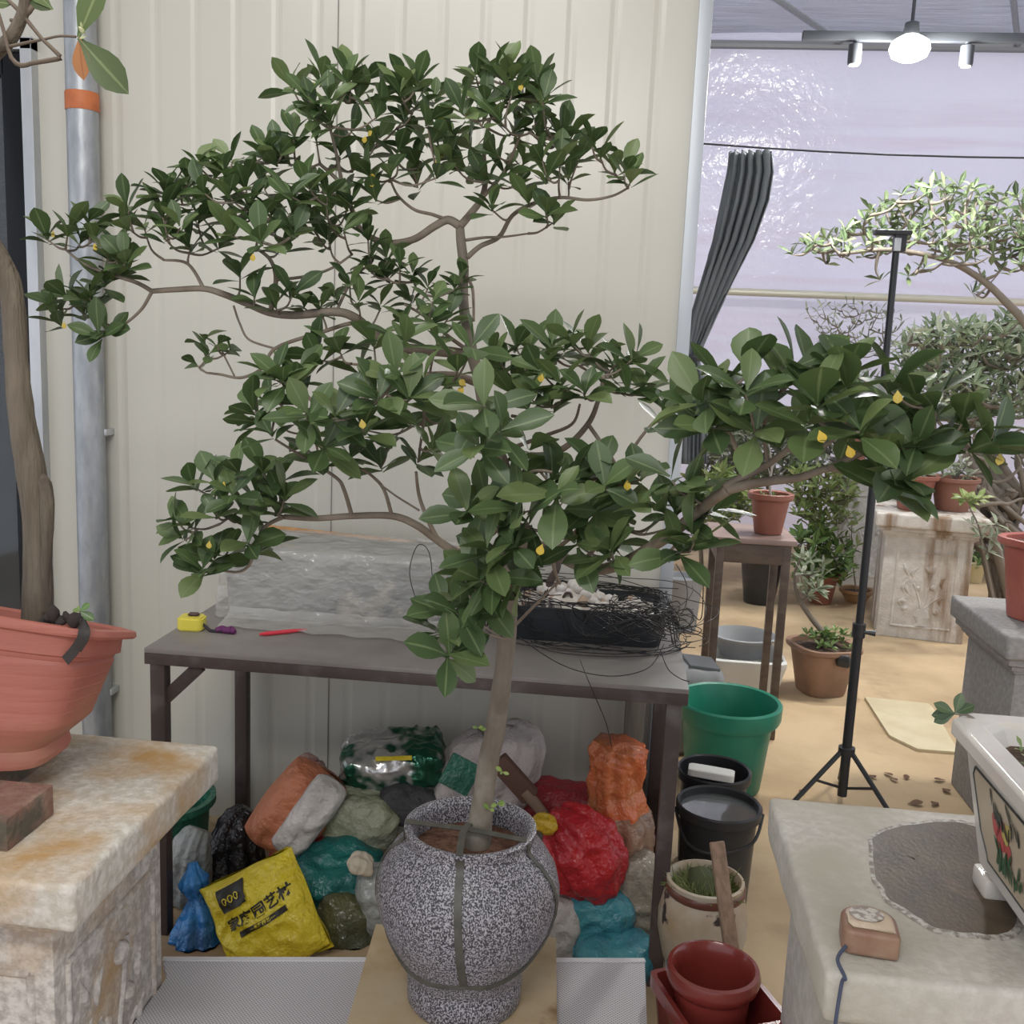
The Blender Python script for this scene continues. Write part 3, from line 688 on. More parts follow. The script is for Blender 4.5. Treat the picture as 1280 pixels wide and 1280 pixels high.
# back wall row and floor row
tied('plastic_bag', 'bright blue plastic bag with a twisted neck at the left of the heap', [A(250, 1215, 2.25), A(250, 1175, 2.25), A(252, 1145, 2.27), A(247, 1120, 2.28), A(243, 1100, 2.28), A(240, 1078, 2.29)], [.05, .062, .05, .022, .030, .014], m_blue, 1, .008)
tied('plastic_bag', 'large black plastic bag slumped against the rear table leg', [A(285, 1215, 2.55), A(288, 1150, 2.55), A(292, 1080, 2.56), A(297, 1035, 2.58), A(310, 1012, 2.6)], [.09, .10, .075, .045, .02], m_black, 2, .012)
tied('plastic_bag', 'cloudy clear plastic bag behind the blue one', [A(228, 1200, 2.42), A(232, 1110, 2.42), A(240, 1060, 2.42), A(250, 1036, 2.44)], [.04, .055, .042, .02], m_clear, 3, .008)
t, _ = sack('woven_sack', 'orange and white woven sack leaning against the wall', 'sack', A(372, 1012, 2.52), .19, .26, .16, (-.15, .62, .1), m_orw, 5, .008)
vs, fs, pos = pillow(.10, .235, .10, 7, .007); R_ = Euler((-.15, .62, .1)).to_matrix(); c0 = A(386, 1020, 2.455)
MB().add([R_ @ v + c0 for v in vs], fs).build('white_side', m_whi, t, 180)
mb = MB(); P, Rr = spline([A(395, 975, 2.56), A(385, 960, 2.58), A(392, 945, 2.6)], [.04, .05, .02], 5); mb.tube(P, Rr, 18)
for v in mb.v: v += Vector((1, 0, .6))*.008*noise.noise(v*26)
mb.build('loose_top', poly_plast('pinkish_film', (.30, .13, .11), (.36, .28, .25), .25), t, 180)
heap('soil_bag', 'crimson packet wedged beneath the orange and white sack', A(378, 1066, 2.50), (.15, .12, .09), (.1, -.25, 0), m_dred, 8)
heap('sack', 'pale green sack in the middle of the heap below the foil packet', A(452, 1022, 2.56), (.20, .16, .15), (.2, .05, .1), m_green, 9, .010)
t = heap('foil_packet', 'shiny silver and green foil packet on top of the heap by the wall', A(492, 951, 2.66), (.27, .18, .11), (.15, -.12, .12), m_foil, 10, .010, 16, bev=.2, cat='packet')
MB().bm(rect(.09, .013)).v
yb = rect(.10, .012, 10); cc = A(492, 948, 2.555)
for v in yb.verts: v.co = cc + Vector((v.co.x, -.001, v.co.y + v.co.x*.12))
o = MB().bm(yb).build('yellow_stripe', m_yel, t, 0); sm = o.modifiers.new('th', 'SOLIDIFY'); sm.thickness = .004
heap('net_bag', 'black net bag squeezed beneath the foil packet', A(512, 1000, 2.60), (.15, .14, .10), (.1, .2, 0), m_net, 12, .01)
heap('plastic_bag', 'dark teal plastic bag spread beside the yellow soil bag', A(425, 1098, 2.42), (.22, .17, .14), (.3, .1, .1), m_teal, 13, .016)
heap('plastic_bag', 'olive green glassy bag standing left of the speckled pot', A(432, 1160, 2.34), (.14, .14, .20), (0, .1, .1), m_oliv, 14, .012)
heap('paper_scrap', 'crumpled cream paper lying on the teal bag', A(452, 1080, 2.30), (.055, .04, .035), (.1, .3, .2), M('cream_paper', (.50, .44, .34), .8), 15, .008, 20, cat='paper')
heap('plastic_bag', 'cloudy pale bag behind the left side of the speckled pot', A(468, 1130, 2.36), (.08, .12, .19), (0, 0, .2), m_clear, 16, .010)
heap('sack', 'grey sack at the bottom of the heap behind the pot', A(560, 1120, 2.52), (.34, .25, .28), (0, 0, .1), m_net, 17, .012)
tied('woven_sack', 'round white woven sack behind the tree trunk', [A(575, 1040, 2.66), A(590, 1000, 2.66), A(615, 965, 2.66), A(640, 930, 2.68), A(625, 912, 2.70)], [.11, .125, .13, .085, .02], poly_plast('off_white_sack', (.47, .42, .40), (.38, .34, .32), .6), 6, .006, 6)
p0 = A(575, 968, 2.46); gp = MB(); gp.box(p0, (.085, .012, .085), .004, Euler((-.3, .5, .2))); tag(gp.build('plastic_sheet', poly_plast('green_sheet', (.02, .13, .085), None, .4), loc=p0), 'small dark green plastic sheet propped on the white sack', 'sheet')
pa, pb = A(628, 955, 2.42), A(690, 1030, 2.40)
bt = thing('trowel', 'brown wooden stick with a broad dark end behind the pot rim', 'tool', pb)
MB().tube([pa.lerp(pb, .45), pb], [.016, .013], 10).build('handle', M('brown_wood', (.19, .13, .09), .7), bt)
q = MB().box(pa.lerp(pb, .24), (.13, .03, .05), .006, Euler((0, math.atan2(pa.z-pb.z, pb.x-pa.x), 0))); q.build('blade', M('rusty_blade', (.10, .05, .035), .7), bt)
heap('cloth_bundle', 'folded dark red cloth lying against the wall behind the red bag', A(705, 1010, 2.66), (.22, .12, .13), (0, .12, 0), m_dred, 18, .008, cat='cloth')
tied('plastic_bag', 'shiny bright red plastic bag right of the speckled pot', [A(752, 1115, 2.36), A(738, 1085, 2.36), A(722, 1055, 2.37), A(705, 1030, 2.38), A(695, 1022, 2.40)], [.045, .088, .095, .06, .025], m_red, 7, .009, 8)
heap('plastic_scrap', 'small yellow scrap beside the red bag', A(681, 1030, 2.30), (.05, .04, .035), (.2, .4, .1), poly_plast('yellow_scrap', (.62, .40, .03)), 19, .005, 20, cat='scrap')
tied('plastic_bag', 'orange translucent bag of stones standing upright near the table leg', [A(772, 1100, 2.5), A(772, 1062, 2.5), A(775, 1030, 2.5), A(768, 985, 2.5), A(770, 955, 2.5), A(775, 930, 2.5)], [.05, .074, .072, .055, .062, .058], m_oran, 8, .012, 10, mat2=poly_plast('film_over_stones', (.34, .20, .13), (.20, .14, .11), .25), zsplit=A(772, 1010, 2.5).z)
heap('stone_bag', 'sandy coloured clear bag of stones beneath the orange bag', A(794, 1118, 2.42), (.11, .12, .20), (0, .08, .1), m_stone_, 20, .008)
heap('plastic_bag', 'blue green crumpled bag between the red bag and the table leg', A(745, 1155, 2.36), (.14, .13, .17), (0, .1, 0), m_teal2, 21, .016)
heap('plastic_bag', 'flat teal packet on the floor at the front right of the heap', A(770, 1195, 2.28), (.18, .12, .09), (.2, .05, .1), m_teal2, 22, .008)
heap('sack', 'small grey white sack touching the right side of the speckled pot', A(706, 1165, 2.34), (.08, .1, .2), (0, 0, 0), m_whi, 23, .008)
heap('sack', 'dark grey sack at the bottom right of the heap', A(735, 1100, 2.58), (.22, .2, .3), (0, 0, 0), m_net, 24, .01)
# dark green tub behind the left pedestal
tb = thing('plastic_tub', 'dark green tub half hidden behind the rust stained pedestal', 'tub', A(215, 1120, 2.62).xy.to_tuple()+(0,))
q = A(222, 1000, 2.6); MB().lathe([(.0, .005), (.10, .005), (.125, q.z-.03), (.145, q.z-.02), (.145, q.z), (.128, q.z), (.12, .02), (0, .02)], 40, (q.x-.05, 2.62, 0)).build('tub', poly_plast('green_tub', (.03, .16, .10), None, .4), tb)
# ------------------------------------------------------------------ pots, tubs and stands on the right
m_gb = M('green_plastic', (.02, .20, .13), .38, (.015, .16, .10), 5)
p = atZ(911, 874, .32); t = thing('plastic_tub', 'large bright green plastic tub beside the tall plant stand', 'tub', (p.x, p.y, 0))
MB().lathe([(0, .004), (.125, .004), (.130, .01), (.155, .25), (.176, .255), (.183, .27), (.184, .315), (.178, .322), (.168, .318), (.150, .26), (.128, .02), (0, .015)], 56, (p.x, p.y, 0)).build('tub', m_gb, t)
m_bb = M('black_plastic', (.028, .029, .031), .35); m_water = M('still_water', (.10, .11, .11), .04, spec=.9)
def bucket(label, px, py, z, r, h, water=True, z0=0, handle=False):
    p = atZ(px, py, z); t = thing('bucket', label, 'bucket', (p.x, p.y, z0), 0, 'black buckets by the table leg')
    MB().lathe([(0, .003), (r*.82, .003), (r*.84, .01), (r*.93, h-.03), (r*1.03, h-.028), (r*1.04, h-.005), (r*1.0, h), (r*.95, h-.004), (r*.90, h-.05), (r*.8, .02), (0, .015)], 48, (p.x, p.y, z0)).build('tub', m_bb, t)
    if water: MB().lathe([(0, 0), (r*.925, 0)], 48, (p.x, p.y, z0+h-.022)).build('water', m_water, t)
    if handle:
        a = [Vector((p.x-r*1.05, p.y-.01, z0+h-.02)), Vector((p.x-r*.8, p.y-r*.85, z0+h-.075)), Vector((p.x-.02, p.y-r*1.16, z0+h-.085)), Vector((p.x+r*.7, p.y-r*.95, z0+h-.06)), Vector((p.x+r*1.05, p.y-.01, z0+h-.02))]
        MB().tube(a, .0045, 7, smooth=6).build('handle', m_bb, t)
    return t, p
bucket('rear black bucket carrying a white lid', 893, 960, .30, .105, .30, False)
t, p = bucket('front black bucket brimming with water', 899, 1003, .30, .112, .30, True, 0, True)
q = atZ(889, 967, .31); tag(MB().bm(boxblob((q.x, q.y, .312), (.13, .05, .022), Euler((0, .03, -.15)), 2, .001, 5, .12, 8)).build('white_lid', M('white_plastic', (.66, .65, .60), .5), loc=(q.x, q.y, .3)), 'white slab shaped lid lying across the rear black bucket', 'lid')
# mossy jar
p = atZ(882, 1097, .30); jr = thing('glazed_jar', 'cracked cream and brown glazed jar full of moss', 'jar', (p.x, p.y, 0))
m_jar = M('cream_glaze', (.44, .38, .30), .4, (.36, .27, .17), 9, 4, .4, .65, col3=(.045, .035, .035), scale3=13, lo3=.60, hi3=.63)
MB().lathe([(0, .0), (.06, .0), (.066, .01), (.085, .09), (.103, .17), (.104, .21), (.093, .26), (.086, .275), (.09, .285), (.09, .298), (.083, .30), (.078, .29), (.076, .26), (0, .26)], 56, (p.x, p.y, 0)).build('jar_body', m_jar, jr)
m_brn = M('brown_glaze', (.13, .05, .035), .3)
MB().lathe([(.0905, .268), (.0935, .272), (.0935, .284), (.0905, .288)], 56, (p.x, p.y, 0)).build('brown_band', m_brn, jr)
g = MB(); rnd = random.Random(3)
for i in range(520):
    a = rnd.uniform(0, TAU); r = .075*math.sqrt(rnd.random()); b = Vector((p.x+r*math.cos(a), p.y+r*math.sin(a), .268)); 
    d = Vector((math.cos(a)*r*6+rnd.uniform(-.5, .5), math.sin(a)*r*6+rnd.uniform(-.5, .5), rnd.uniform(.4, 1.1))).normalized(); l = rnd.uniform(.02, .05)
    if rnd.random() < .06: l *= 1.8
    s = d.orthogonal().normalized()*.0018
    g.add([b-s, b+s, b+d*l*.6+s*.8-Vector((0, 0, .002)), b+d*l*.6-s*.8, b+d*l-Vector((0, 0, .008))], [(0, 1, 2, 3), (3, 2, 4)])
tag(g.build('moss', M('green_moss', (.12, .16, .05), .8, (.22, .24, .09), 40), jr, 0), kind='stuff')
MB().bm(pebble(Vector((p.x, p.y, .245)), .06, rnd)).build('soil', M('dark_moss', (.06, .07, .03), .9), jr, 180)
# wooden stake leaning on the jar
pa = atY(896, 1052, p.y-.085); pb = atY(914, 1185, p.y-.17)
pb = pa + (pb-pa).normalized()*((pa.z-.0)/abs((pb-pa).normalized().z))
ax = (pb-pa).normalized(); rotm = ax.to_track_quat('Z', 'X')
bmx = bmesh.new(); bmesh.ops.create_cube(bmx, size=1)
for v in bmx.verts: v.co = Vector((v.co.x*.012, v.co.y*.034, v.co.z*(pb-pa).length))
bmesh.ops.bevel(bmx, geom=bmx.edges[:], offset=.002, segments=1, affect='EDGES')
tag(MB().bm(bmx, (pa+pb)/2, rotm.to_euler()).build('wooden_stake', M('raw_wood', (.26, .17, .12), .7, (.18, .12, .08), 20, stretch=(4, 4, .4)), loc=(pb.x, pb.y, 0)), 'short brown wooden stake leaning against the mossy jar', 'stake')
# red ceramic pots
m_redc = M('oxblood_glaze', (.21, .035, .028), .25, (.16, .025, .02), 6, coat=.3)
p = atZ(892, 1206, .33)
sp = thing('square_pot', 'square oxblood ceramic pot holding a smaller round one', 'pot', (p.x, p.y, 0), 0)
sm_ = MB(); hw = .098; Hs = .275
sm_.lathe([(0, .0), (hw*.72, .0), (hw*.74, .01), (hw*.98, Hs-.03), (hw*1.06, Hs-.028), (hw*1.06, Hs), (hw*.96, Hs), (hw*.93, Hs-.02), (hw*.7, .02), (0, .018)], 64, (p.x+.012, p.y-.012, 0), sq=14, rz=.38)
sm_.build('square_body', m_redc, sp)
rp = thing('round_pot', 'round oxblood ceramic pot nested inside the square one', 'pot', (p.x, p.y, .02), 0)
MB().lathe([(0, .02), (.052, .02), (.056, .03), (.075, .285), (.081, .29), (.089, .300), (.092, .315), (.088, .328), (.080, .330), (.074, .322), (.070, .29), (.052, .035), (0, .03)], 56, (p.x, p.y, 0)).build('round_body', m_redc, rp)

# tall plant stand
m_stand = M('dark_stand_wood', (.095, .065, .05), .5, (.13, .095, .07), 10, 4, stretch=(1, 1, 3)); m_stop = M('pinkish_stand_top', (.33, .24, .21), .4, (.27, .19, .165), 6)
sd = thing('plant_stand', 'tall slender dark wooden plant stand with four legs', 'stand', (.555, 4.08, 0))
X0, X1, Y0, Y1, H_ = .405, .695, 3.92, 4.24, .812
MB().box(((X0+X1)/2, (Y0+Y1)/2, H_-.011), (X1-X0+.03, Y1-Y0+.03, .022), .005).build('stand_top', m_stop, sd)
ap = MB()
ap.box(((X0+X1)/2, Y0+.012, H_-.062), (X1-X0-.04, .016, .08), .003); ap.box(((X0+X1)/2, Y1-.012, H_-.062), (X1-X0-.04, .016, .08), .003)
ap.box((X0+.012, (Y0+Y1)/2, H_-.062), (.016, Y1-Y0-.04, .08), .003); ap.box((X1-.012, (Y0+Y1)/2, H_-.062), (.016, Y1-Y0-.04, .08), .003)
ap.build('apron', m_stand, sd)
for x in (X0+.018, X1-.018):
    for y in (Y0+.018, Y1-.018): MB().box((x, y, (H_-.022)/2), (.031, .031, H_-.022), .005).build('leg', m_stand, sd)
m_terra = M('terracotta_plastic', (.29, .11, .075), .5, (.24, .09, .06), 8); m_soil = M('dark_soil', (.055, .035, .025), .95, (.11, .07, .05), 60, 3, bump=.6, bscale=80)
m_lf = leafmat('pale_leaf', (.12, .19, .05), (.24, .32, .10), (.40, .44, .20), (.4, .45, .25), .3, .25)
m_lf2 = leafmat('silvery_leaf', (.07, .11, .05), (.14, .20, .09), (.33, .40, .22), (.4, .45, .3), .35, .2); m_lf5 = leafmat('white_green_leaf', (.13, .20, .10), (.32, .40, .24), (.62, .66, .52), (.6, .62, .5), .35, .2)
m_lf3 = leafmat('fresh_leaf', (.07, .14, .035), (.12, .21, .06), (.20, .28, .08), (.3, .4, .15), .35, .2)
m_lf4 = leafmat('grey_leaf', (.15, .19, .11), (.25, .29, .19), (.40, .42, .33), (.4, .4, .36), .5, .2)
m_tw = M('grey_twig', (.22, .19, .155), .8); m_bark2 = M('dark_bark', (.10, .075, .055), .8, (.17, .13, .10), 30)
def potprof(r, h, lip=.012): return [(0, .003), (r*.68, .003), (r*.70, .01), (r*.93, h-.04), (r*.94, h-.03), (r+lip*.4, h-.028), (r+lip, h-.02), (r+lip, h-.003), (r+lip*.6, h), (r*.92, h-.004), (r*.90, h-.03), (0, h-.028)]
def pot(name, label, c, r, h, mat, group=None, n=40, soil=True, cat='pot', sq=2.0, rz=0):
    t = thing(name, label, cat, c, 0, group)
    MB().lathe(potprof(r, h), n, c, sq=sq, rz=rz).build('pot', mat, t)
    if soil:
        s = MB(); s.lathe([(0, h-.018), (r*.5, h-.016), (r*.905, h-.022)], 24, c, sq=sq, rz=rz); s.build('soil', m_soil, t, 180)
    return t
def shrub(t, base, tips_poly, Y, depth, dmin, L, mat, barkm, seed, nl=6, trunk=None, wid=.8, up=.7, rows=LEAF_S, r0=.01, extra=(), e=(0.1, 1.1), name='foliage'):
    # a shrub whose crown fills a patch of the view round distance Y; twigs grow from a trunk polyline
    rnd = random.Random(seed); tips = []
    for (x, y) in scatter(tips_poly, dmin, rnd)+list(extra): tips.append(atY(x, y, Y+rnd.uniform(-depth, depth)))
    for q in tips: q.z = max(q.z, base[2]+.03)
    tw = MB(); cen = sum(tips, Vector())/len(tips)
    tr_ = [Vector(p) for p in trunk] if trunk else [Vector(base), Vector(base).lerp(cen, .5)+Vector((rnd.uniform(-.03, .03), 0, 0)), cen]
    rr = [r0*(1-.7*i/(len(tr_)-1)) for i in range(len(tr_))]; P, Rr = spline(tr_, rr, 6); tw.tube(P, Rr, 7)
    grow_twigs(tw, P[3:], tips, r0*.35, .0018, rnd, 4); tw.build('stem', barkm, t, 180)
    lf = MB()
    for q in tips:
        a = Vector((rnd.uniform(-.6, .6), rnd.uniform(-.7, .4), up)); rosette(lf, q, a, nl, L, rnd, wid, e[0], e[1], rows)
    lf.build(name, mat, t, 0, uv=True); return tips
# small pot on the stand
c = atZ(965, 660, .80); c = Vector((.615, 4.05, .812)); t = pot('potted_seedling', 'orange brown pot with a thin grey stem on the tall stand', c, .078, .165, m_terra)
s = MB(); s.tube([c+Vector((.0, 0, .14)), c+Vector((-.008, 0, .22)), c+Vector((.004, 0, .32))], [.006, .005, .003], 7, smooth=3)
for k in range(5): s.tube([c+Vector((-.004, 0, .2+.02*k)), c+Vector((.05*math.cos(k*2.1), .05*math.sin(k*2.1), .26+.03*k))], [.002, .001], 5)
s.build('stem', M('pale_stem', (.42, .39, .36), .7), t)
g = MB(); rnd = random.Random(8)
for k in range(14): rosette(g, c+Vector((rnd.uniform(-.05, .05), rnd.uniform(-.05, .05), .148)), Vector((0, 0, 1)), 4, .022, rnd, .8, .1, 1, LEAF_S)
g.build('ground_cover', m_lf3, t, 0, uv=True)

# tripod
m_tri = M('tripod_black', (.02, .022, .026), .4)
tp_ = thing('tripod', 'tall thin black tripod stand topped by a small flat plate', 'tripod', (.85, 3.38, 0)); Pp = Vector((.838, 3.38, 0))
MB().tube([Pp+Vector((0, 0, .03)), Pp+Vector((0, 0, .62))], .0165, 12).build('pole', m_tri, tp_); MB().tube([Pp+Vector((0, 0, .60)), Pp+Vector((-.002, 0, 1.25))], .0135, 12).build('pole', m_tri, tp_)
MB().tube([Pp+Vector((0, 0, 1.2)), Pp+Vector((-.004, 0, 1.86))], .011, 12).build('pole', m_tri, tp_)
b = MB(); b.lathe([(.011, 0), (.022, .004), (.022, .05), (.011, .054)], 16, Pp+Vector((0, 0, .59))); co_ = b.build('collar', m_tri, tp_); MB().tube([Pp+Vector((.01, -.01, .615)), Pp+Vector((.05, -.02, .615))], [.006, .011], 8).build('knob', m_tri, co_)
b = MB(); b.lathe([(.011, 0), (.019, .004), (.019, .04), (.011, .044)], 16, Pp+Vector((-.002, 0, 1.22))); b.build('collar', m_tri, tp_)
b = MB(); b.lathe([(.012, 0), (.028, .004), (.028, .03), (.012, .034)], 16, Pp+Vector((0, 0, .175))); b.build('collar', m_tri, tp_)
b = MB(); b.box(Pp+Vector((-.02, 0, 1.905)), (.11, .05, .014), .004); b.box(Pp+Vector((.004, 0, 1.875)), (.035, .04, .055), .004); b.build('head_plate', m_tri, tp_)
MB().box(Pp+Vector((-.006, -.018, 1.868)), (.02, .012, .04), .002).build('clamp', m_galv, tp_)
for a in (200, 320, 80):
    d = Vector((math.cos(math.radians(a)), math.sin(math.radians(a)), 0)); b = MB(); b.tube([Pp+d*.02+Vector((0, 0, .19)), Pp+d*.19+Vector((0, 0, .012))], .0085, 8)
    lg = b.build('leg', m_tri, tp_); MB().tube([Pp+d*.012+Vector((0, 0, .06)), Pp+d*.11+Vector((0, 0, .094))], .005, 6).build('brace', m_tri, lg)
# board on the floor
P5 = [atZ(x, y, .012) for x, y in ((1081, 871), (1160, 879), (1166, 884), (1199, 940), (1147, 936), (1112, 919))]
tag(MB().prism([(q.x, q.y) for q in P5][::-1], .001, .012).build('floor_board', M('cream_board', (.62, .55, .38), .5, (.55, .47, .31), 6), loc=P5[0], smooth=0), 'flat cream sheet with cut corners lying on the floor', 'board')
# basins, bucket and bin beside the wall edge
m_wht = M('white_tub_plastic', (.60, .60, .58), .45); m_gry = M('grey_plastic', (.30, .31, .32), .45, (.25, .26, .27), 5)
c = Vector((.625, 4.50, 0)); t = thing('foam_box', 'white foam box on the floor behind the stand legs', 'box', c)
MB().lathe([(0, .002), (.13, .002), (.16, .15), (.165, .16), (.165, .185), (.15, .19), (.145, .17), (.12, .02), (0, .02)], 64, c+Vector((0, 0, 0)), sq=8, sx=1.05).build('box_body', m_wht, t)
c = Vector((.62, 4.52, .15)); t = thing('basin', 'grey oval basin resting on the white foam box', 'basin', c)
MB().lathe([(0, .02), (.10, .02), (.135, .10), (.15, .105), (.152, .115), (.14, .118), (.13, .105), (.10, .03), (0, .03)], 48, c, sx=1, sy=.95).build('bowl', m_gry, t)
c = Vector((.395, 5.5, 0)); t = thing('paint_bucket', 'pale bucket with dark contents beside the wall edge', 'bucket', c)
MB().lathe([(0, .003), (.095, .003), (.115, .29), (.118, .30), (.110, .30), (.106, .27), (0, .27)], 40, c).build('bucket_body', m_gry, t)
MB().tube([c+Vector((-.115, 0, .28)), c+Vector((.06, -.11, .12)), c+Vector((.12, -.02, .08)), c+Vector((.118, 0, .28))], .003, 6, smooth=6).build('handle', m_blk, t)
t = thing('storage_bin', 'grey plastic bin lying between the wall edge and the stand', 'bin', (.335, 3.775, 0))
MB().bm(boxblob((.335, 3.775, .17), (.22, .18, .34), Euler((0, .04, .2)), 3, .006, 5, .22, 16, (1.05, .95))).build('bin_body', m_gry, t, 180)
MB().box((.365, 3.775, .345), (.12, .13, .012), .004, Euler((.05, .12, .2))).build('dark_flap', M('slate_grey', (.14, .15, .16), .5), t)
t = tag(MB().lathe([(0, .0), (.045, .0), (.06, .12), (.065, .13), (.055, .13), (0, .1)], 24, (2.56, 7.3, 0), sq=5).build('yellow_cup', M('cream_cup', (.60, .50, .28), .5), loc=(2.56, 7.3, 0)), 'small yellowish cup on the floor beyond the ornate pedestal', 'cup')

# ------------------------------------------------------------------ plants of the greenhouse behind
Z0 = lambda x, y: atZ(x, y, 0)
# tall bonsai, crown top right
t = thing('bonsai_tree', 'tall silvery bonsai whose wide crown spreads in front of the film wall', 'tree', (2.15, 5.5, 0))
br = [atY(1345, 1000, 5.5), atY(1335, 700, 5.5), atY(1318, 520, 5.5), atY(1290, 420, 5.5), atY(1255, 375, 5.5), atY(1222, 346, 5.5), atY(1178, 324, 5.45), atY(1110, 312, 5.4), atY(1050, 318, 5.4)]
br[0].z = 0
shrub(t, br[0], [(1000, 308), (1030, 290), (1075, 285), (1090, 255), (1130, 240), (1170, 228), (1215, 235), (1260, 245), (1330, 250), (1340, 350), (1270, 330), (1230, 320), (1200, 330), (1150, 300), (1110, 320), (1060, 322), (1030, 322)], 5.5, .3, 10, .085, m_lf2, m_tw, 31, 6, br, .8, .7, r0=.03, extra=[(990, 318), (1035, 330), (1100, 350), (1135, 345), (1155, 335), (1230, 350), (1215, 365), (1250, 340)])
# dense silvery shrub on the right
t = thing('flowering_shrub', 'dense silver green shrub filling the right edge behind the tripod', 'shrub', (2.25, 6.5, 0))
q0 = atY(1250, 720, 6.5); q0.z = 0
shrub(t, q0, [(1118, 455), (1140, 415), (1170, 402), (1215, 405), (1260, 400), (1330, 400), (1330, 530), (1250, 515), (1215, 535), (1180, 520), (1140, 505), (1120, 480)], 6.5, .35, 7, .115, m_lf5, m_tw, 32, 6, [q0, atY(1248, 650, 6.5), atY(1232, 600, 6.5), atY(1240, 550, 6.5), atY(1225, 510, 6.5), atY(1215, 470, 6.5)], .7, .7, r0=.05)
# twisted grey roots / trunk at the far right
t = thing('gnarled_stump', 'twisted grey bare branches standing at the right behind the pots', 'stump', (2.45, 6.2, 0)); mb = MB(); rnd = random.Random(40)
for k in range(34):
    x = rnd.uniform(1205, 1285); y = rnd.uniform(560, 690); pts = [atY(x, y, 6.2+rnd.uniform(-.2, .2))]
    for j in range(4): pts.append(pts[-1]+Vector((rnd.uniform(-.11, .11), rnd.uniform(-.06, .06), rnd.uniform(-.02, .13))))
    pts.insert(0, Vector((2.45+rnd.uniform(-.12, .12), 6.2, .0 if k % 5 == 0 else max(.02, pts[0].z-.25)))); mb.tube(pts, [rnd.uniform(.014, .03)]*2+[.012, .01, .008, .004], 6, smooth=4)
mb.build('branches', m_tw, t, 180)
# twiggy grey shrub
t = thing('twiggy_shrub', 'sparse twiggy grey shrub below the horizontal pipe', 'shrub', (1.5, 7.2, 0)); q0 = atY(1055, 700, 7.2); q0.z = 0
shrub(t, q0, [(1005, 385), (1040, 378), (1095, 380), (1130, 395), (1120, 440), (1060, 445), (1030, 430)], 7.2, .2, 8, .085, m_lf4, m_tw, 33, 3, [q0, atY(1050, 560, 7.2), atY(1055, 470, 7.2), atY(1060, 420, 7.2)], .45, .8, r0=.018, rows=LEAF_S)
# bushes at the back left of the greenhouse
for (lab, poly, Y, m_, sd, base, L_, nl) in (
    ('olive bush hugging the wall edge behind the bonsai leaves', [(862, 470), (890, 480), (905, 520), (900, 580), (870, 600), (858, 560)], 6.8, m_lf4, 34, (880, 690), .09, 5),
    ('large grey green bush behind the tall plant stand', [(880, 500), (930, 520), (990, 525), (1040, 500), (1045, 560), (1010, 600), (940, 600), (890, 590)], 7.0, m_lf4, 35, (950, 690), .10, 6),
    ('bright green bush growing low behind the stand top', [(862, 595), (900, 590), (940, 600), (945, 640), (900, 655), (865, 650)], 6.6, m_lf, 36, (900, 700), .10, 6),
    ('yellow green bush right of the orange brown pot', [(990, 590), (1040, 590), (1068, 610), (1060, 650), (1020, 670), (995, 640)], 6.7, m_lf, 37, (1030, 700), .085, 6),
    ('pale bush behind the white pedestal under the canopy', [(1040, 470), (1110, 480), (1120, 560), (1060, 570), (1040, 540)], 7.2, m_lf2, 38, (1080, 700), .10, 6)):
    q0 = atY(base[0], base[1], Y); q0.z = 0; t = thing('shrub', lab, 'shrub', q0, 0, 'shrubs along the film wall')
    tips = shrub(t, q0, poly, Y, .3, 6.5, L_*1.15, m_, m_tw, sd, nl, None, .75, .7, r0=.018)
# bush in a pot
q0 = Vector((1.32, 6.35, 0)); t = pot('potted_bush', 'leafy green bush in a small clay pot in front of the white pedestal', q0, .10, .19, m_terra)
shrub(t, q0+Vector((0, 0, .16)), [(995, 670), (1030, 655), (1060, 690), (1062, 725), (1040, 742), (1005, 730), (998, 700)], 6.3, .12, 8.5, .11, m_lf3, m_tw, 39, 6, None, .9, .8, r0=.012)
# nursery pot with sprawling plant
q0 = Vector((.93, 6.25, 0)); t = pot('nursery_pot_plant', 'black nursery pot with drooping leaves seen between the stand legs', q0, .135, .30, m_bb)
shrub(t, q0+Vector((0, 0, .27)), [(922, 700), (940, 690), (985, 690), (985, 715), (955, 705)], 6.2, .1, 8, .09, m_lf4, m_tw, 41, 6, None, .7, .5, r0=.008, extra=[(922, 728), (918, 715), (925, 740)])
# thin sapling in a flat brown pot
q0 = Vector((1.56, 6.45, 0)); t = pot('potted_sapling', 'thin sapling in a shallow brown bowl before the white pedestal', q0, .095, .085, M('ochre_pot', (.36, .21, .10), .5))
shrub(t, q0+Vector((0, 0, .06)), [(1055, 645), (1072, 650), (1078, 690), (1060, 700), (1052, 670)], 6.4, .05, 11, .085, m_lf, m_tw, 42, 4, [q0+Vector((0, 0, .06)), atY(1066, 700, 6.45), atY(1064, 650, 6.45)], .6, .8, r0=.006)
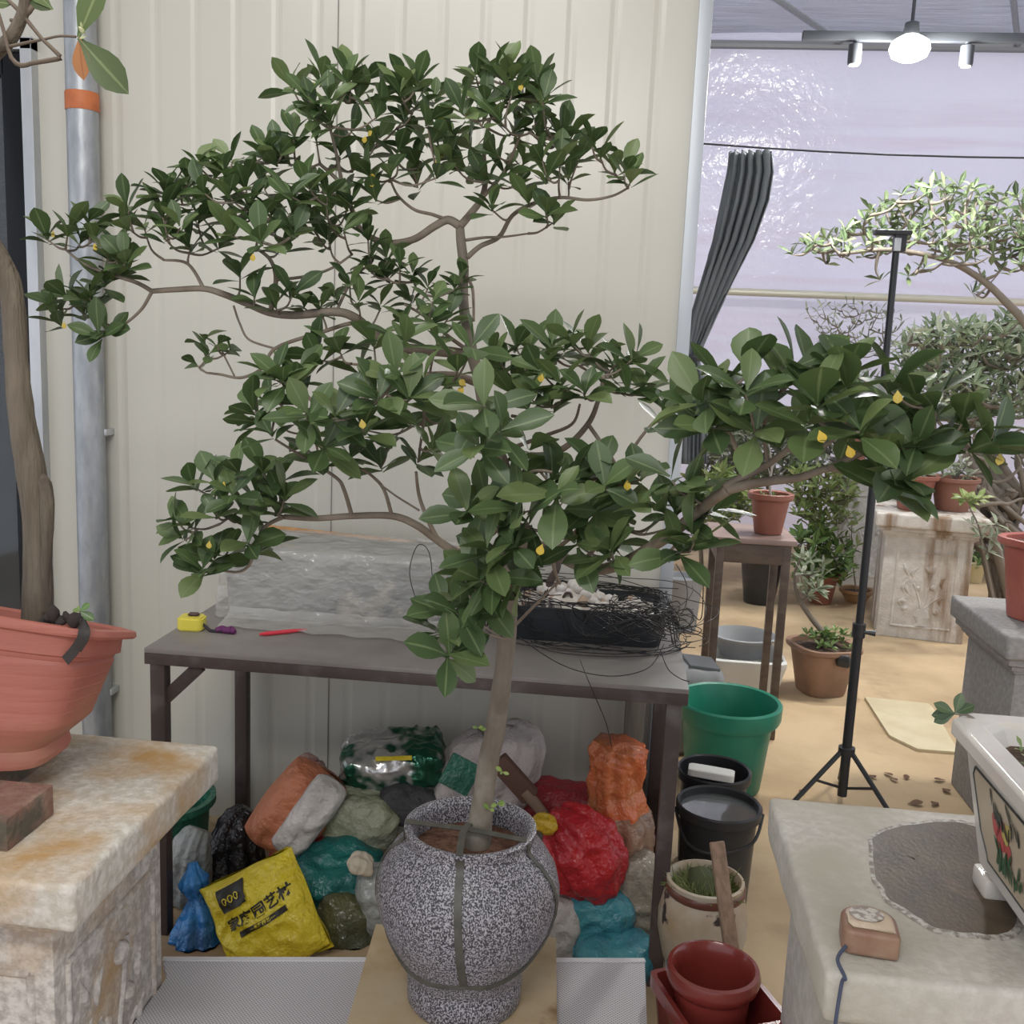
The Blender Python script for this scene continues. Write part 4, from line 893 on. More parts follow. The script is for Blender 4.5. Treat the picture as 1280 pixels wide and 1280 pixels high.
# bonsai with curved trunk in brown pot
q0 = atZ(1028, 872, 0); q0 = Vector((q0.x+.005, q0.y+.09, 0)); t = pot('potted_tree', 'leaning thin tree in a worn brown pot right of the stand', q0, .14, .23, M('worn_brown_pot', (.30, .18, .12), .6, (.23, .14, .09), 7), sq=3.2, rz=.35)
tk = [q0+Vector((.0, 0, .21)), atY(1032, 796, 4.6), atY(1012, 770, 4.6), atY(997, 745, 4.6), atY(994, 715, 4.6), atY(1006, 690, 4.6)]
shrub(t, tk[0], [(998, 690), (1025, 700), (1032, 730), (1010, 748), (1000, 720)], 4.6, .08, 11, .075, m_lf4, m_tw, 43, 6, tk, .8, .7, r0=.017, extra=[(1010, 745), (1000, 735), (1022, 738)])
g = MB(); rnd = random.Random(12)
for k in range(26):
    a = rnd.uniform(0, TAU); r = rnd.uniform(0, .12); rosette(g, q0+Vector((r*math.cos(a), r*math.sin(a), .225+rnd.uniform(0, .05))), Vector((rnd.uniform(-.4, .4), rnd.uniform(-.4, .4), 1)), 6, .045, rnd, 1, .1, 1.1, LEAF_S)
g.build('ground_cover', m_lf3, t, 0, uv=True)
bw_ = MB(); cc = q0+Vector((.06, -.135, .19)); bw_.bm(boxblob(cc, (.05, .02, .05), None, 3, .006, 20, .2, 6)); bw_.build('black_ribbon', m_bb, t, 180)
# pots on the ornate pedestal
for (lab, x, y, r, h, m_) in (('terracotta pot standing left on the ornate pedestal', 1.66, 5.80, .115, .20, m_terra), ('brown terracotta pot standing right on the ornate pedestal', 1.89, 5.86, .125, .19, M('brown_terracotta', (.25, .115, .08), .6))):
    t = pot('plant_pot', lab, Vector((x, y, .70)), r, h, m_, 'pots on the ornate pedestal')
    g = MB(); rnd = random.Random(int(x*100))
    for k in range(9): rosette(g, Vector((x+rnd.uniform(-.07, .07), y+rnd.uniform(-.06, .06), .70+h+rnd.uniform(-.01, .09))), Vector((rnd.uniform(-.6, .6), -.4, 1)), 6, .07, rnd, .8, 0, 1, LEAF_S)
    s = MB(); 
    for k in range(4): s.tube([Vector((x, y, .70+h-.03)), Vector((x+rnd.uniform(-.06, .06), y, .70+h+.08))], .003, 5)
    s.build('stem', m_tw, t); g.build('foliage', m_lf4, t, 0, uv=True)
t = pot('plant_pot', 'small bright terracotta pot on top of the white pedestal', Vector((1.60, 7.0, .84)), .085, .16, M('bright_terracotta', (.45, .19, .13), .5), 'pots on pedestals')
# seedling growing from the ornate pedestal's side
t = thing('leafy_sprig', 'small pale sprig with dark lower leaves growing right of the ornate pedestal', 'plant', (2.02, 5.4, 0)); mb = MB(); k0 = Vector((2.10, 5.4, 0))
tk = [k0, atY(1232, 700, 5.4), atY(1224, 660, 5.4), atY(1212, 635, 5.4)]; mb.tube(tk, [.007, .006, .005, .003], 6, smooth=5); mb.tube([tk[2], atY(1240, 655, 5.4)], .003, 5); mb.build('stem', m_tw, t)
g = MB(); rnd = random.Random(4)
for (x, y) in ((1212, 628), (1204, 622), (1222, 625)): rosette(g, atY(x, y, 5.4), Vector((0, -.5, 1)), 8, .085, rnd, .8, 0, .9, LEAF_S)
g.build('foliage', m_lf, t, 0, uv=True); g = MB()
for (x, y) in ((1225, 668), (1238, 672), (1215, 655), (1245, 655), (1235, 690)): rosette(g, atY(x, y, 5.4), Vector((.3, -.3, .6)), 6, .09, rnd, .8, -.3, .8, LEAF_S)
g.build('dark_foliage', m_lf4, t, 0, uv=True)
# low ground plants at the right back
for (lab, poly, Y, sd) in (('low green ground plant beyond the small yellow cup', [(1200, 690), (1240, 685), (1275, 690), (1275, 712), (1220, 712)], 7.5, 51),):
    q0 = atY(1240, 715, Y); q0.z = 0; t = thing('ground_plant', lab, 'plant', q0); shrub(t, q0, poly, Y, .25, 7, .11, m_lf3, m_tw, sd, 6, None, .8, .8)
# red pot on the grey pedestal
q0 = Vector((1.405, 3.40, .69)); t = pot('plant_pot', 'deep red flared pot standing on the grey pedestal at the right edge', q0, .115, .27, M('red_clay', (.42, .13, .10), .45, (.35, .10, .08), 8), None, 48, True, sq=3.2, rz=.5)
# fallen leaves
rnd = random.Random(77); m_dry = M('dry_leaf', (.14, .075, .045), .8)
for (x, y) in ((1086, 968), (1112, 972), (1182, 975), (1173, 1003), (1134, 1005), (1105, 965), (1000, 995), (1178, 985), (1132, 975), (985, 1002)):
    q = atZ(x, y, .004); lb = MB(); a = rnd.uniform(0, TAU); leaf(lb, q, Vector((math.cos(a), math.sin(a), .05)), Vector((0, 0, 1)), rnd.uniform(.04, .06), 1.1, -.2, .3, rnd); 
    tag(lb.build('fallen_leaf', m_dry, loc=q), 'small dry brown leaf lying on the sandy floor beyond the wet pedestal', 'leaf', 'dry leaves on the floor')

# ------------------------------------------------------------------ right pedestal: painted pot, tape measure, wet patch
wpx, wpy = .555, 1.60
t = thing('painted_planter', 'white porcelain planter painted with flowers at the right edge', 'planter', (.79, 1.40, .69))
m_por = M('white_porcelain', (.66, .63, .58), .22, (.62, .58, .52), 7, coat=.4); m_pan = M('beige_panel', (.47, .39, .29), .35); m_out = M('dark_outline', (.05, .05, .045), .5)
rx0, rx1, ry0, ry1, rz = .552, .935, 1.21, 1.63, .952; fz = .69; tp2 = .050
def octo(x0, x1, y0, y1, c, z): return [(x0+c, y0, z), (x1-c, y0, z), (x1, y0+c, z), (x1, y1-c, z), (x1-c, y1, z), (x0+c, y1, z), (x0, y1-c, z), (x0, y0+c, z)]
lv = [(tp2+.02, fz+.03, .03), (tp2, fz+.045, .03), (.020, rz-.035, .03), (.016, rz-.03, .03), (.0, rz-.026, .035), (.0, rz-.004, .035), (.004, rz, .035), (.038, rz, .03), (.046, rz-.006, .03), (.055, rz-.035, .03)]
vs = []; fs = []
for (ins, z, c) in lv: vs += octo(rx0+ins, rx1-ins, ry0+ins, ry1-ins, c, z)
for j in range(len(lv)-1):
    for i in range(8): k = (i+1) % 8; fs.append((j*8+i, j*8+k, (j+1)*8+k, (j+1)*8+i))
fs.append(tuple(range(8))[::-1])
o = MB().add(vs, fs).build('planter_body', m_por, t, 25); bv = o.modifiers.new('b', 'BEVEL'); bv.width = .004; bv.segments = 2; bv.limit_method = 'ANGLE'; bv.angle_limit = .4
for (x, y) in ((rx0+.075, ry1-.085), (rx1-.09, ry1-.085), (rx0+.075, ry0+.09), (rx1-.09, ry0+.09)): MB().box((x, y, fz+.0165), (.05, .06, .033), .008).build('foot', m_por, t)
s = MB(); s.add(octo(rx0+.055, rx1-.055, ry0+.055, ry1-.055, .03, rz-.032), [tuple(range(8))]); s.build('soil', m_soil, t, 0)
# left face panel with outline and painted flowers (the face leans: x grows as z falls)
def face(y, z, lift=.001):
    k = (rz-.035-z)/((rz-.035)-(fz+.045)); return Vector((rx0+.020+(tp2-.020)*k-lift, y, z))
pw = [(1.535, rz-.055), (1.545, rz-.07), (1.525, .80), (1.505, .775), (1.50, .762), (1.31, .762), (1.30, .78), (1.285, .9), (1.30, rz-.055)]
MB().add([face(y, z, .0012) for y, z in pw], [tuple(range(len(pw)))[::-1]]).build('beige_panel', m_pan, t, 0)
MB().tube([face(y, z, .0016) for y, z in pw+[pw[0]]], .0016, 5).build('outline', m_out, t)
rnd = random.Random(6)
def petal(mb, y, z, r, sy=1, sz=1, ang=0, lift=.002):
    pts = []
    for k in range(14):
        a = TAU*k/14; rr = r*(1+.15*math.sin(3*a+y*90)); u, v = rr*math.cos(a)*sy, rr*math.sin(a)*sz
        pts.append(face(y+u*math.cos(ang)-v*math.sin(ang), z+u*math.sin(ang)+v*math.cos(ang), lift))
    mb.add(pts, [tuple(range(14))[::-1]])
pr = MB(); pg = MB(); py_ = MB(); pk = MB()
for (y, z, r) in ((1.455, .842, .016), (1.44, .825, .017), (1.425, .845, .014), (1.41, .82, .014)): petal(pr, y, z, r, lift=.0022)
for (y, z, r) in ((1.418, .842, .012), (1.405, .856, .010)): petal(py_, y, z, r, lift=.0026)
for i in range(22):
    petal(pg, rnd.uniform(1.36, 1.475), rnd.uniform(.785, .815), .013, .28, 1, rnd.uniform(-.6, .6), .0024+.0001*i)
for i in range(16):
    petal(pk, rnd.uniform(1.36, 1.47), rnd.uniform(.845, .885), .013, .25, 1, rnd.uniform(-.9, .2), .0026+.0001*i)
pr.build('painted_flower', M('painted_red', (.45, .08, .08), .4), t, 0); py_.build('painted_flower', M('painted_yellow', (.50, .40, .12), .4), t, 0); pg.build('painted_leaves', M('painted_green', (.04, .10, .05), .4), t, 0); pk.build('painted_leaves', M('painted_black', (.03, .035, .03), .4), t, 0)
g = MB(); rnd = random.Random(15)
for (x, y, s_) in ((.635, 1.50, .03), (.65, 1.44, .03), (.63, 1.47, .02)):
    for k in range(3): rosette(g, Vector((x+rnd.uniform(-.012, .012), y+rnd.uniform(-.012, .012), rz-.028+s_*k*.5)), Vector((0, 0, 1)), 5, .018, rnd, 1, 0, 1, LEAF_S)
g.build('seedlings', m_lf, t, 0, uv=True)
g = MB(); b0 = Vector((.615, 1.57, rz-.03)); tk = [b0, b0+Vector((-.03, .03, .03)), b0+Vector((-.058, .03, .035))]; MB().tube(tk, [.003, .0025, .002], 6, smooth=4).build('sprout_stem', m_tw, t)
for (dx, dz) in ((-1, -.6), (-.8, .35), (.2, .8), (-.4, -.1), (.6, .3)): leaf(g, tk[2], Vector((dx, .1, dz)), Vector((0, -1, .6)), .036, 1, .2, .2, rnd)
g.build('sprout_leaves', leafmat('dark_sprout', (.04, .07, .03), (.06, .10, .045), (.09, .13, .06), (.15, .2, .1), .35, .1), t, 0, uv=True)
# tape measure
p = atZ(1083, 1190, .69); p = Vector((.392, 1.362, .69)); t = thing('tape_measure', 'worn brown tape measure lying on the pale stone pedestal', 'tape measure', p)
m_cas = M('worn_brown_case', (.24, .13, .085), .4, (.32, .21, .14), 20, 4, .4, .7); m_cas2 = M('bronze_side', (.30, .22, .13), .35, (.22, .15, .09), 40, metal=.3)
def dcase(w, h, th, sh=0):
    pts = []
    for k in range(13): a = PI*k/12; pts.append((w/2*math.cos(a), h*.08+h*.42*math.sin(a)))
    pts = [(w/2, -h/2)]+pts+[(-w/2, -h*.36), (-w*.40, -h/2)]
    return pts
ry = .28; cr, sr = math.cos(ry), math.sin(ry)
def casemesh(pts, y0, y1, c, ang):
    n = len(pts); vs = []
    for z in (y0, y1):
        for (x, y) in pts: vs.append(c+Vector((x*math.cos(ang)-y*math.sin(ang), x*math.sin(ang)+y*math.cos(ang), z)))
    return vs, [tuple(range(n))[::-1], tuple(range(n, 2*n))]+[(i, (i+1) % n, n+(i+1) % n, n+i) for i in range(n)]
vs, fs = casemesh(dcase(.076, .078, 0), .001, .038, p, -.12); o = MB().add(vs, fs).build('case', m_cas, t, 30); bv = o.modifiers.new('b', 'BEVEL'); bv.width = .006; bv.segments = 3; bv.limit_method = 'ANGLE'
vs, fs = casemesh([(x*.86, y*.86) for x, y in dcase(.07, .07, 0)], .0375, .0395, p, -.12); MB().add(vs, fs).build('side_plate', m_cas2, t, 30)
MB().lathe([(0, .0395), (.019, .0395), (.019, .0408), (0, .0408)], 32, p+Vector((-.002, .008, 0)), sx=1.25).build('badge', M('worn_badge', (.16, .12, .09), .4, (.42, .38, .32), 90, 3, .45, .55), t)
cv = [p+Vector(a) for a in ((-.035, -.03, .012), (-.052, -.055, .006), (-.05, -.095, .004))]; cv += [Vector((cv[-1].x-.002, 1.274, .68)), Vector((cv[-1].x-.006, 1.268, .60)), Vector((cv[-1].x+.002, 1.268, .50))]
MB().tube(cv, .0026, 7, smooth=6).build('cord', M('blue_grey_cord', (.06, .075, .12), .6), t)
# wet patch
pp = [(1085, 1045), (1110, 1032), (1150, 1026), (1200, 1024), (1245, 1040), (1275, 1080), (1275, 1165), (1215, 1172), (1180, 1168), (1140, 1150), (1105, 1120), (1088, 1085)]
P6 = [atZ(x, y, .6915) for x, y in pp]; P6 = [Vector((min(q.x, .86), min(q.y, 1.815), 0)) for q in P6]; cen = sum(P6, Vector())/len(P6)
Pc, _ = spline(P6+[P6[0]], [0]*(len(P6)+1), 5); Pc = Pc[:-1]; nP = len(Pc)
m_wet = M('wet_stone', (.105, .075, .048), .38, (.065, .05, .035), 9, 5, .4, .6, .5, 140, spec=.2, bdist=.002, col3=(.17, .11, .075), scale3=8, lo3=.58, hi3=.7)
m_crust = M('pale_crust', (.52, .50, .45), .5, (.22, .19, .16), 90, 3, .42, .6, .5, 160, bdist=.004)
rings = [(1.0, .6901), (.985, .6914), (.93, .6916), (.6, .6922), (.3, .6922)]; vs = []; fs = []
for (k, z) in rings:
    for q in Pc:
        v = cen.lerp(q, k); a = .008*noise.noise(Vector((q.x*30, q.y*30, 0))); vs.append(Vector((v.x+a, v.y+a, z)))
for j in range(4):
    for i in range(nP): k = (i+1) % nP; fs.append((j*nP+i, j*nP+k, (j+1)*nP+k, (j+1)*nP+i))
fs.append(tuple(4*nP+i for i in range(nP)))
pm_ = MB().add(vs, fs)
for i in range(2*nP): pm_.mi[i] = 1
tag(pm_.build('water_puddle', [m_wet, m_crust], None, 180, loc=(cen.x, cen.y, .69)), 'dark glistening wet patch spread on the pale stone pedestal', 'puddle')
# ------------------------------------------------------------------ left: orange planter with a tree, on bricks
m_brick = M('old_brick', (.20, .10, .075), .85, (.30, .20, .15), 26, 5, .4, .7, .5, 70, col3=(.10, .085, .06), scale3=12, lo3=.52, hi3=.66)
for (lab, cx_, cy_, sx, sy) in (('old red brick under the orange planter, front one', -1.035, 1.445, .23, .115), ('old red brick under the orange planter, rear one', -1.16, 1.64, .23, .2)):
    tag(MB().box((cx_, cy_, .717), (sx*1.12, sy*1.15, .053), .004).build('brick', m_brick, loc=(cx_, cy_, .69)), lab, 'brick', 'bricks under the planter')
OC = Vector((-1.205, 1.62, .7445)); op = thing('potted_tree', 'old tree trunk in a big orange plastic planter at the left edge', 'tree', OC)
m_orp = M('orange_plastic', (.40, .135, .10), .48, (.35, .115, .085), 5, 4, .35, .65, bump=.12, bscale=40, stretch=(.4, .4, 3), col3=(.37, .16, .10), scale3=6, lo3=.55, hi3=.75)
a_, b_ = .335, .125; hp = .245
pf_ = [(0, .018), (.55, .018), (.57, .0), (.72, .0), (.73, .012), (.715, .03), (.74, .04), (.80, .06), (.83, .072), (.836, .075)]
for k in range(5): z = .08+.022*k; r = .838+.019*k; pf_ += [(r, z), (r+.0195, z+.0195), (r+.0185, z+.0215)]
pf_ += [(.925, .195), (.935, .198), (.94, .203), (.965, .206), (.97, .235), (.975, .238), (1.035, .241), (1.045, .246), (1.04, .256), (1.0, .258), (.96, .252), (.93, .22), (.0, .21)]
o = MB(); o.lathe(pf_, 96, (0, 0, 0), sx=a_, sy=b_, sq=4.2)
for v in o.v:
    v.z += (-.085*v.x - .27*v.y)*max(0, v.z)/.25; v.y += max(0, v.z)*.16; v += OC
o.build('planter', m_orp, op, 28)
sl = MB(); sl.lathe([(0, .240), (.5, .238), (.935, .228)], 48, (0, 0, 0), sx=a_, sy=b_, sq=4.2)
for v in sl.v: v.z += (-.085*v.x - .27*v.y)*max(0, v.z)/.25; v.y += max(0, v.z)*.16; v += OC
sl.build('soil', m_soil, op, 180)
m_bark = M('grey_brown_bark', (.11, .088, .062), .85, (.165, .135, .10), 12, 5, .35, .65, .8, 26, stretch=(3.2, 3.2, .35), col3=(.07, .052, .04), scale3=5, lo3=.55, hi3=.7, stretch3=(3, 3, .5), bdist=.012)
TY = 1.66
pts = [atY(47, 790, TY), atY(47, 700, TY), atY(46, 640, TY), atY(38, 585, TY), atY(27, 520, TY), atY(20, 450, TY), atY(18, 400, TY), atY(12, 355, TY), atY(-8, 315, TY), atY(-40, 270, TY), atY(-60, 180, TY), atY(-40, 100, TY-.02), atY(-10, 70, TY-.04), atY(15, 45, TY-.05), atY(28, 18, TY-.06), atY(34, -20, TY-.06), atY(30, -80, TY-.06)]
rad = [.029, .024, .025, .026, .022, .0195, .0195, .0195, .021, .020, .018, .014, .0115, .0105, .0095, .009, .006]
tb_ = MB(); tb_.tube(pts, rad, 16, smooth=5)
tb_.tube([atY(57, 770, TY-.01), atY(58, 700, TY-.012), atY(59, 640, TY-.012), atY(55, 605, TY-.005), atY(42, 585, TY)], [.009, .010, .012, .012, .005], 10, smooth=5)
for v in tb_.v: v += Vector((noise.noise(v*30), noise.noise(v*30+Vector((5, 0, 0))), 0))*.002
tk_o = tb_.build('trunk', m_bark, op, 180)
bt_ = MB(); m_twig = M('brown_twig', (.12, .09, .065), .8)
Yb = TY-.06
bt_.tube([atY(10, 0, Yb), atY(28, 18, Yb), atY(52, 48, Yb), atY(75, 70, Yb), atY(70, 74, Yb), atY(40, 79, Yb), atY(27, 82, Yb), atY(14, 72, Yb), atY(5, 40, Yb), atY(-4, 10, Yb)], [.003, .0035, .003, .0035, .004, .0035, .004, .0035, .003, .003], 8, smooth=2)
bt_.tube([atY(12, 58, Yb), atY(35, 53, Yb), atY(55, 49, Yb), atY(75, 45, Yb), atY(95, 46, Yb)], [.003, .0025, .002, .002, .002], 7, smooth=4)
bt_.tube([atY(28, 20, Yb), atY(36, 14, Yb), atY(41, 8, Yb)], [.006, .005, .004], 8); bt_.tube([atY(18, 26, Yb), atY(13, 25, Yb)], [.003, .003], 6)
bt_.build('twig', m_twig, tk_o, 180)
m_bigleaf = leafmat('broad_leaf', (.07, .10, .035), (.085, .12, .04), (.10, .14, .05), (.22, .27, .12), .4, .2)
def leaf_px(mb, x0, y0, x1, y1, Y, wid, nrm=Vector((0, -1, .25)), fold=.12, curl=.15, dy=0):
    a = atY(x0, y0, Y); b = atY(x1, y1, Y+dy); leaf(mb, a, b-a, nrm, (b-a).length, wid, curl, fold, random.Random(int(x0+y1)))
lf = MB(); leaf_px(lf, 98, 47, 160, 117, Yb, .95); leaf_px(lf, 98, 47, 126, -28, Yb, 1.15); leaf_px(lf, 66, 12, 30, -25, Yb, .9); leaf_px(lf, 22, -8, 66, 10, Yb, .8); leaf_px(lf, -20, 0, 14, 4, Yb, 1.0)
lf.build('leaf_cluster', m_bigleaf, tk_o, 180, uv=True)
lf = MB(); leaf_px(lf, 99, 46, 103, 101, Yb, 1.05, fold=.05); lf.build('brown_leaf', leafmat('withered_leaf', (.36, .14, .05), (.40, .17, .06), (.33, .14, .06), (.28, .10, .04), .6, .1), tk_o, 180, uv=True)
lf = MB(); rnd = random.Random(2)
for k in range(10): leaf(lf, atY(103+rnd.uniform(-3, 6), 42+rnd.uniform(-6, 4), Yb), Vector((rnd.uniform(-1, 1), -.5, rnd.uniform(-.5, 1))), Vector((0, -1, .3)), .012, .8, .2, .2, rnd)
lf.build('bud', leafmat('pale_bud', (.40, .45, .20), (.50, .52, .28), (.6, .6, .4), (.5, .5, .3), .5, .2), tk_o, 180, uv=True)
# black strap, soil lumps and a seedling
mb = MB(); rnd = random.Random(31)
for (x, y, r) in ((60, 772, .012), (67, 768, .014), (84, 772, .012), (93, 775, .016), (76, 776, .01), (55, 779, .012), (101, 779, .01)): mb.bm(pebble(atY(x, y, 1.57), r, rnd))
mb.build('soil_lumps', M('black_soil', (.03, .022, .02), .9), op, 180)
mb = MB(); fp = [(70, 757), (62, 768), (77, 768), (95, 777), (110, 772)]
sp_ = [atY(100, 776, 1.575), atY(104, 785, 1.553), atY(103, 797, 1.548), atY(94, 812, 1.555), atY(82, 826, 1.558)]
mb.ribbon(spline(sp_, [0]*5, 5)[0], [Vector((0, -1, .25))]*21, .017, .0025); sp2 = [q+Vector((.008, -.003, 0)) for q in sp_[:4]]
mb.ribbon(spline(sp2, [0]*4, 5)[0], [Vector((.2, -1, .25))]*16, .010, .002); mb.build('black_strip', M('black_rubber', (.035, .03, .027), .6), op)
sd2 = MB(); rnd = random.Random(9); b0 = atY(101, 778, 1.58); t0 = atY(100, 764, 1.58); MB().tube([b0, t0], .0015, 5).build('seedling_stem', m_twig, op)
for (x, y) in ((112, 754), (90, 762), (97, 757), (118, 775)): leaf(sd2, t0, atY(x, y, 1.58)-t0, Vector((0, -1, .6)), (atY(x, y, 1.58)-t0).length, 1.2, .2, .2, rnd)
sd2.build('seedling', m_lf3, op, 180, uv=True)

# ------------------------------------------------------------------ the main bonsai in the speckled pot
PC = Vector((-.235, 1.79, .2405)); BT = thing('potted_bonsai', 'tall spreading bonsai with glossy green leaves in a speckled black and white pot', 'tree', PC)
m_spk = M('speckled_glaze', (.045, .042, .047), .45, (.40, .38, .41), 340, 3, .47, .57, .25, 150, stretch=(1, 1, .8), col3=None, bdist=.003)
nt = m_spk.node_tree
pz = [(0, .012), (.085, .012), (.092, .0), (.106, .0), (.111, .008), (.112, .045), (.108, .055), (.110, .066), (.128, .10), (.150, .14), (.167, .18), (.1755, .215), (.176, .24), (.168, .275), (.150, .305), (.132, .325), (.124, .334), (.122, .342), (.126, .350), (.126, .358), (.120, .361), (.112, .358), (.108, .345), (.109, .30), (0, .295)]
PR_ = [(r, z) for r, z in pz]
MB().lathe(spl2 if False else PR_, 96, PC).build('pot', m_spk, BT, 60)
def prad(z):
    q = [(r, zz) for r, zz in pz[6:19]]
    for i in range(len(q)-1):
        if q[i][1] <= z <= q[i+1][1]: f = (z-q[i][1])/(q[i+1][1]-q[i][1]+1e-9); return q[i][0]*(1-f)+q[i+1][0]*f
    return q[0][0] if z < q[0][1] else q[-1][0]
so = bmesh.new(); bmesh.ops.create_circle(so, cap_ends=False, radius=.1085, segments=48)
MB().lathe([(0, .316), (.04, .319), (.08, .314), (.1085, .310)], 48, PC).build('soil', M('red_brown_soil', (.10, .045, .025), .95, (.16, .08, .05), 90, 3, .4, .6, .9, 130, bdist=.01), BT, 180)
# strap
m_strap = M('olive_strap', (.06, .057, .045), .45, (.085, .08, .065), 30); sb = MB()
def onpot(ang, z, lift=.0015):
    r = prad(z)+lift; return PC+Vector((r*math.cos(ang), r*math.sin(ang), z)), Vector((math.cos(ang), math.sin(ang), .0))
def wrap(path, n=24, wd=.011):
    P = []; Nn = []
    for k in range(n+1):
        t = k/n*(len(path)-1); i = min(int(t), len(path)-2); f = t-i; a = path[i][0]*(1-f)+path[i+1][0]*f; z = path[i][1]*(1-f)+path[i+1][1]*f
        p_, n_ = onpot(a, z); P.append(p_); Nn.append(n_)
    sb.ribbon(P, Nn, wd, .0018)
fr_ = -PI/2
wrap([(fr_+.0, .352), (fr_+.02, .30), (fr_+.05, .24), (fr_+.08, .17), (fr_+.12, .115)], 24, .014)
wrap([(fr_+1.15, .354), (fr_+1.28, .30), (fr_+1.36, .24), (fr_+1.30, .17), (fr_+1.0, .125), (fr_+.5, .105), (fr_+.12, .112), (fr_-.4, .10), (fr_-.9, .105), (fr_-1.3, .15), (fr_-1.45, .2), (fr_-1.5, .30), (fr_-1.2, .354)], 70, .009)
# across the rim, crossing in front of the trunk
A0 = PC+Vector((-.122, -.02, .363)); A1 = PC+Vector((.0, -.035, .366)); A2 = PC+Vector((.112, -.052, .363))
sb.ribbon([A0, A0.lerp(A1, .5), A1, A1.lerp(A2, .5), A2], [Vector((0, -.5, 1))]*5, .010, .002)
B0 = PC+Vector((-.002, -.125, .360)); B1 = PC+Vector((-.008, -.05, .364)); sb.ribbon([B0, B1, PC+Vector((0, -.02, .37))], [Vector((0, -.3, 1))]*3, .013, .002)
sb.build('strap', m_strap, BT)

# skeleton measured from the photo: (x, y, distance plane)
m_trk = M('pale_bark', (.205, .175, .135), .8, (.15, .122, .092), 18, 5, .35, .65, .4, 45, stretch=(2, 2, .6), col3=(.26, .24, .20), scale3=10, lo3=.5, hi3=.65, bdist=.004)
m_brn_ = M('branch_bark', (.15, .115, .085), .8, (.23, .19, .145), 22, 4, .35, .65, .3, 60, bdist=.004)
def poly3(L_): return [atY(*q) for q in L_]
base = PC+Vector((.012, .0, .30))
TK = [base]+poly3([(604, 1000, 1.79), (609, 960, 1.79), (621, 900, 1.78), (629, 840, 1.77), (634, 780, 1.76), (635, 730, 1.75), (632, 670, 1.74), (624, 600, 1.75), (612, 540, 1.77), (600, 480, 1.80), (588, 430, 1.83), (580, 385, 1.85), (579, 340, 1.86), (576, 300, 1.86), (575, 283, 1.86)])
TR = [.027, .021, .0205, .0185, .0175, .0165, .0155, .0145, .0135, .0125, .0115, .0105, .0095, .009, .0085, .0075]
tm_ = MB(); tm_.tube(TK, TR, 16, smooth=5)
for v in tm_.v: v += Vector((noise.noise(v*22), noise.noise(v*22+Vector((5, 0, 0))), 0))*.0025
TO = tm_.build('trunk', m_trk, BT, 180)
m_leaf = leafmat('glossy_leaf', (.052, .088, .034), (.078, .128, .044), (.140, .192, .070), (.17, .23, .10), .42, .24)
m_leafR = m_leaf
m_yl = leafmat('yellow_leaf', (.60, .40, .04), (.66, .46, .05), (.55, .42, .08), (.6, .5, .15), .45, .2)
def limb(branches, polys, extra, L, seed, r=.006, Yj=.06, nl=(6, 9), dmin=24, yellow=(), up=1.0, out=None, wid=1.0, e=(.05, 1.15), rt=.0026):
    rnd = random.Random(seed); mb = MB(); anch = []
    for (pl, r0, r1) in branches:
        P = poly3(pl); rr = [r0+(r1-r0)*i/(len(P)-1) for i in range(len(P))]; P, rr = spline(P, rr, 6); mb.tube(P, rr, 9); anch += P
    tips = []
    for (poly, Y, dj) in polys:
        for (x, y) in scatter(poly, dmin, rnd): tips.append(atY(x, y, Y+rnd.uniform(-dj, dj)))
    for q in extra:
        tips.append(atY(q[0], q[1], q[2]+rnd.uniform(-.02, .02)))
    grow_twigs(mb, anch, tips, rt, .0013, rnd, 5)
    bo = mb.build('branch', m_brn_, BT, 180); lf = MB(); cen = sum(tips, Vector())/len(tips)
    for q in tips:
        nb = min(anch, key=lambda a: (a-q).length); d = (q-nb).normalized() if (q-nb).length > 1e-4 else Vector((0, 0, 1))
        ax = Vector((d.x*.55+rnd.uniform(-.35, .35), d.y*.3+rnd.uniform(-.55, .25), up*rnd.uniform(.55, 1.1)+d.z*.35))
        rosette(lf, q, ax, rnd.randint(*nl), L, rnd, wid, e[0], e[1], LEAF, .018, (.0, .45))
    fo = lf.build('foliage', m_leaf, bo, 180, uv=True)
    if yellow:
        ym = MB()
        for (x, y, Y) in yellow:
            q = atY(x, y-8, Y); 
            for s in range(1+int(x) % 2): leaf(ym, q+Vector((.004*s, 0, 0)), Vector((rnd.uniform(-.5, .5), -.2, -1+1.2*s)), Vector((rnd.uniform(-.3, .3), -1, .2)), L*.21, 1.5, .3, .3, rnd)
        ym.build('yellow_leaves', m_yl, fo, 180, uv=True)
# crown, left part
limb([([(575, 283, 1.86), (560, 275, 1.86), (543, 283, 1.85), (515, 300, 1.84), (480, 303, 1.83), (452, 288, 1.82), (440, 262, 1.82), (428, 232, 1.82), (400, 205, 1.82)], .0085, .003),
      ([(560, 275, 1.86), (540, 268, 1.84), (518, 262, 1.82), (498, 245, 1.81), (488, 225, 1.8)], .0035, .002), ([(428, 232, 1.82), (420, 190, 1.8), (410, 150, 1.8)], .004, .002)],
     [([(372, 118), (400, 98), (440, 103), (480, 116), (520, 116), (550, 125), (556, 200), (548, 232), (520, 240), (475, 232), (430, 215), (395, 180), (380, 150)], 1.83, .10)],
     [(366, 112, 1.8), (402, 96, 1.85), (436, 100, 1.8), (455, 103, 1.85), (505, 112, 1.84), (521, 108, 1.8), (368, 172, 1.78), (350, 192, 1.78), (362, 205, 1.8), (440, 258, 1.8), (470, 250, 1.8), (400, 240, 1.8), (345, 205, 1.8)],
     .060, 101, dmin=22, nl=(5, 7), e=(.2, 1.2), yellow=[(393, 118, 1.78), (549, 205, 1.76), (463, 233, 1.76), (457, 178, 1.77), (545, 160, 1.78)])
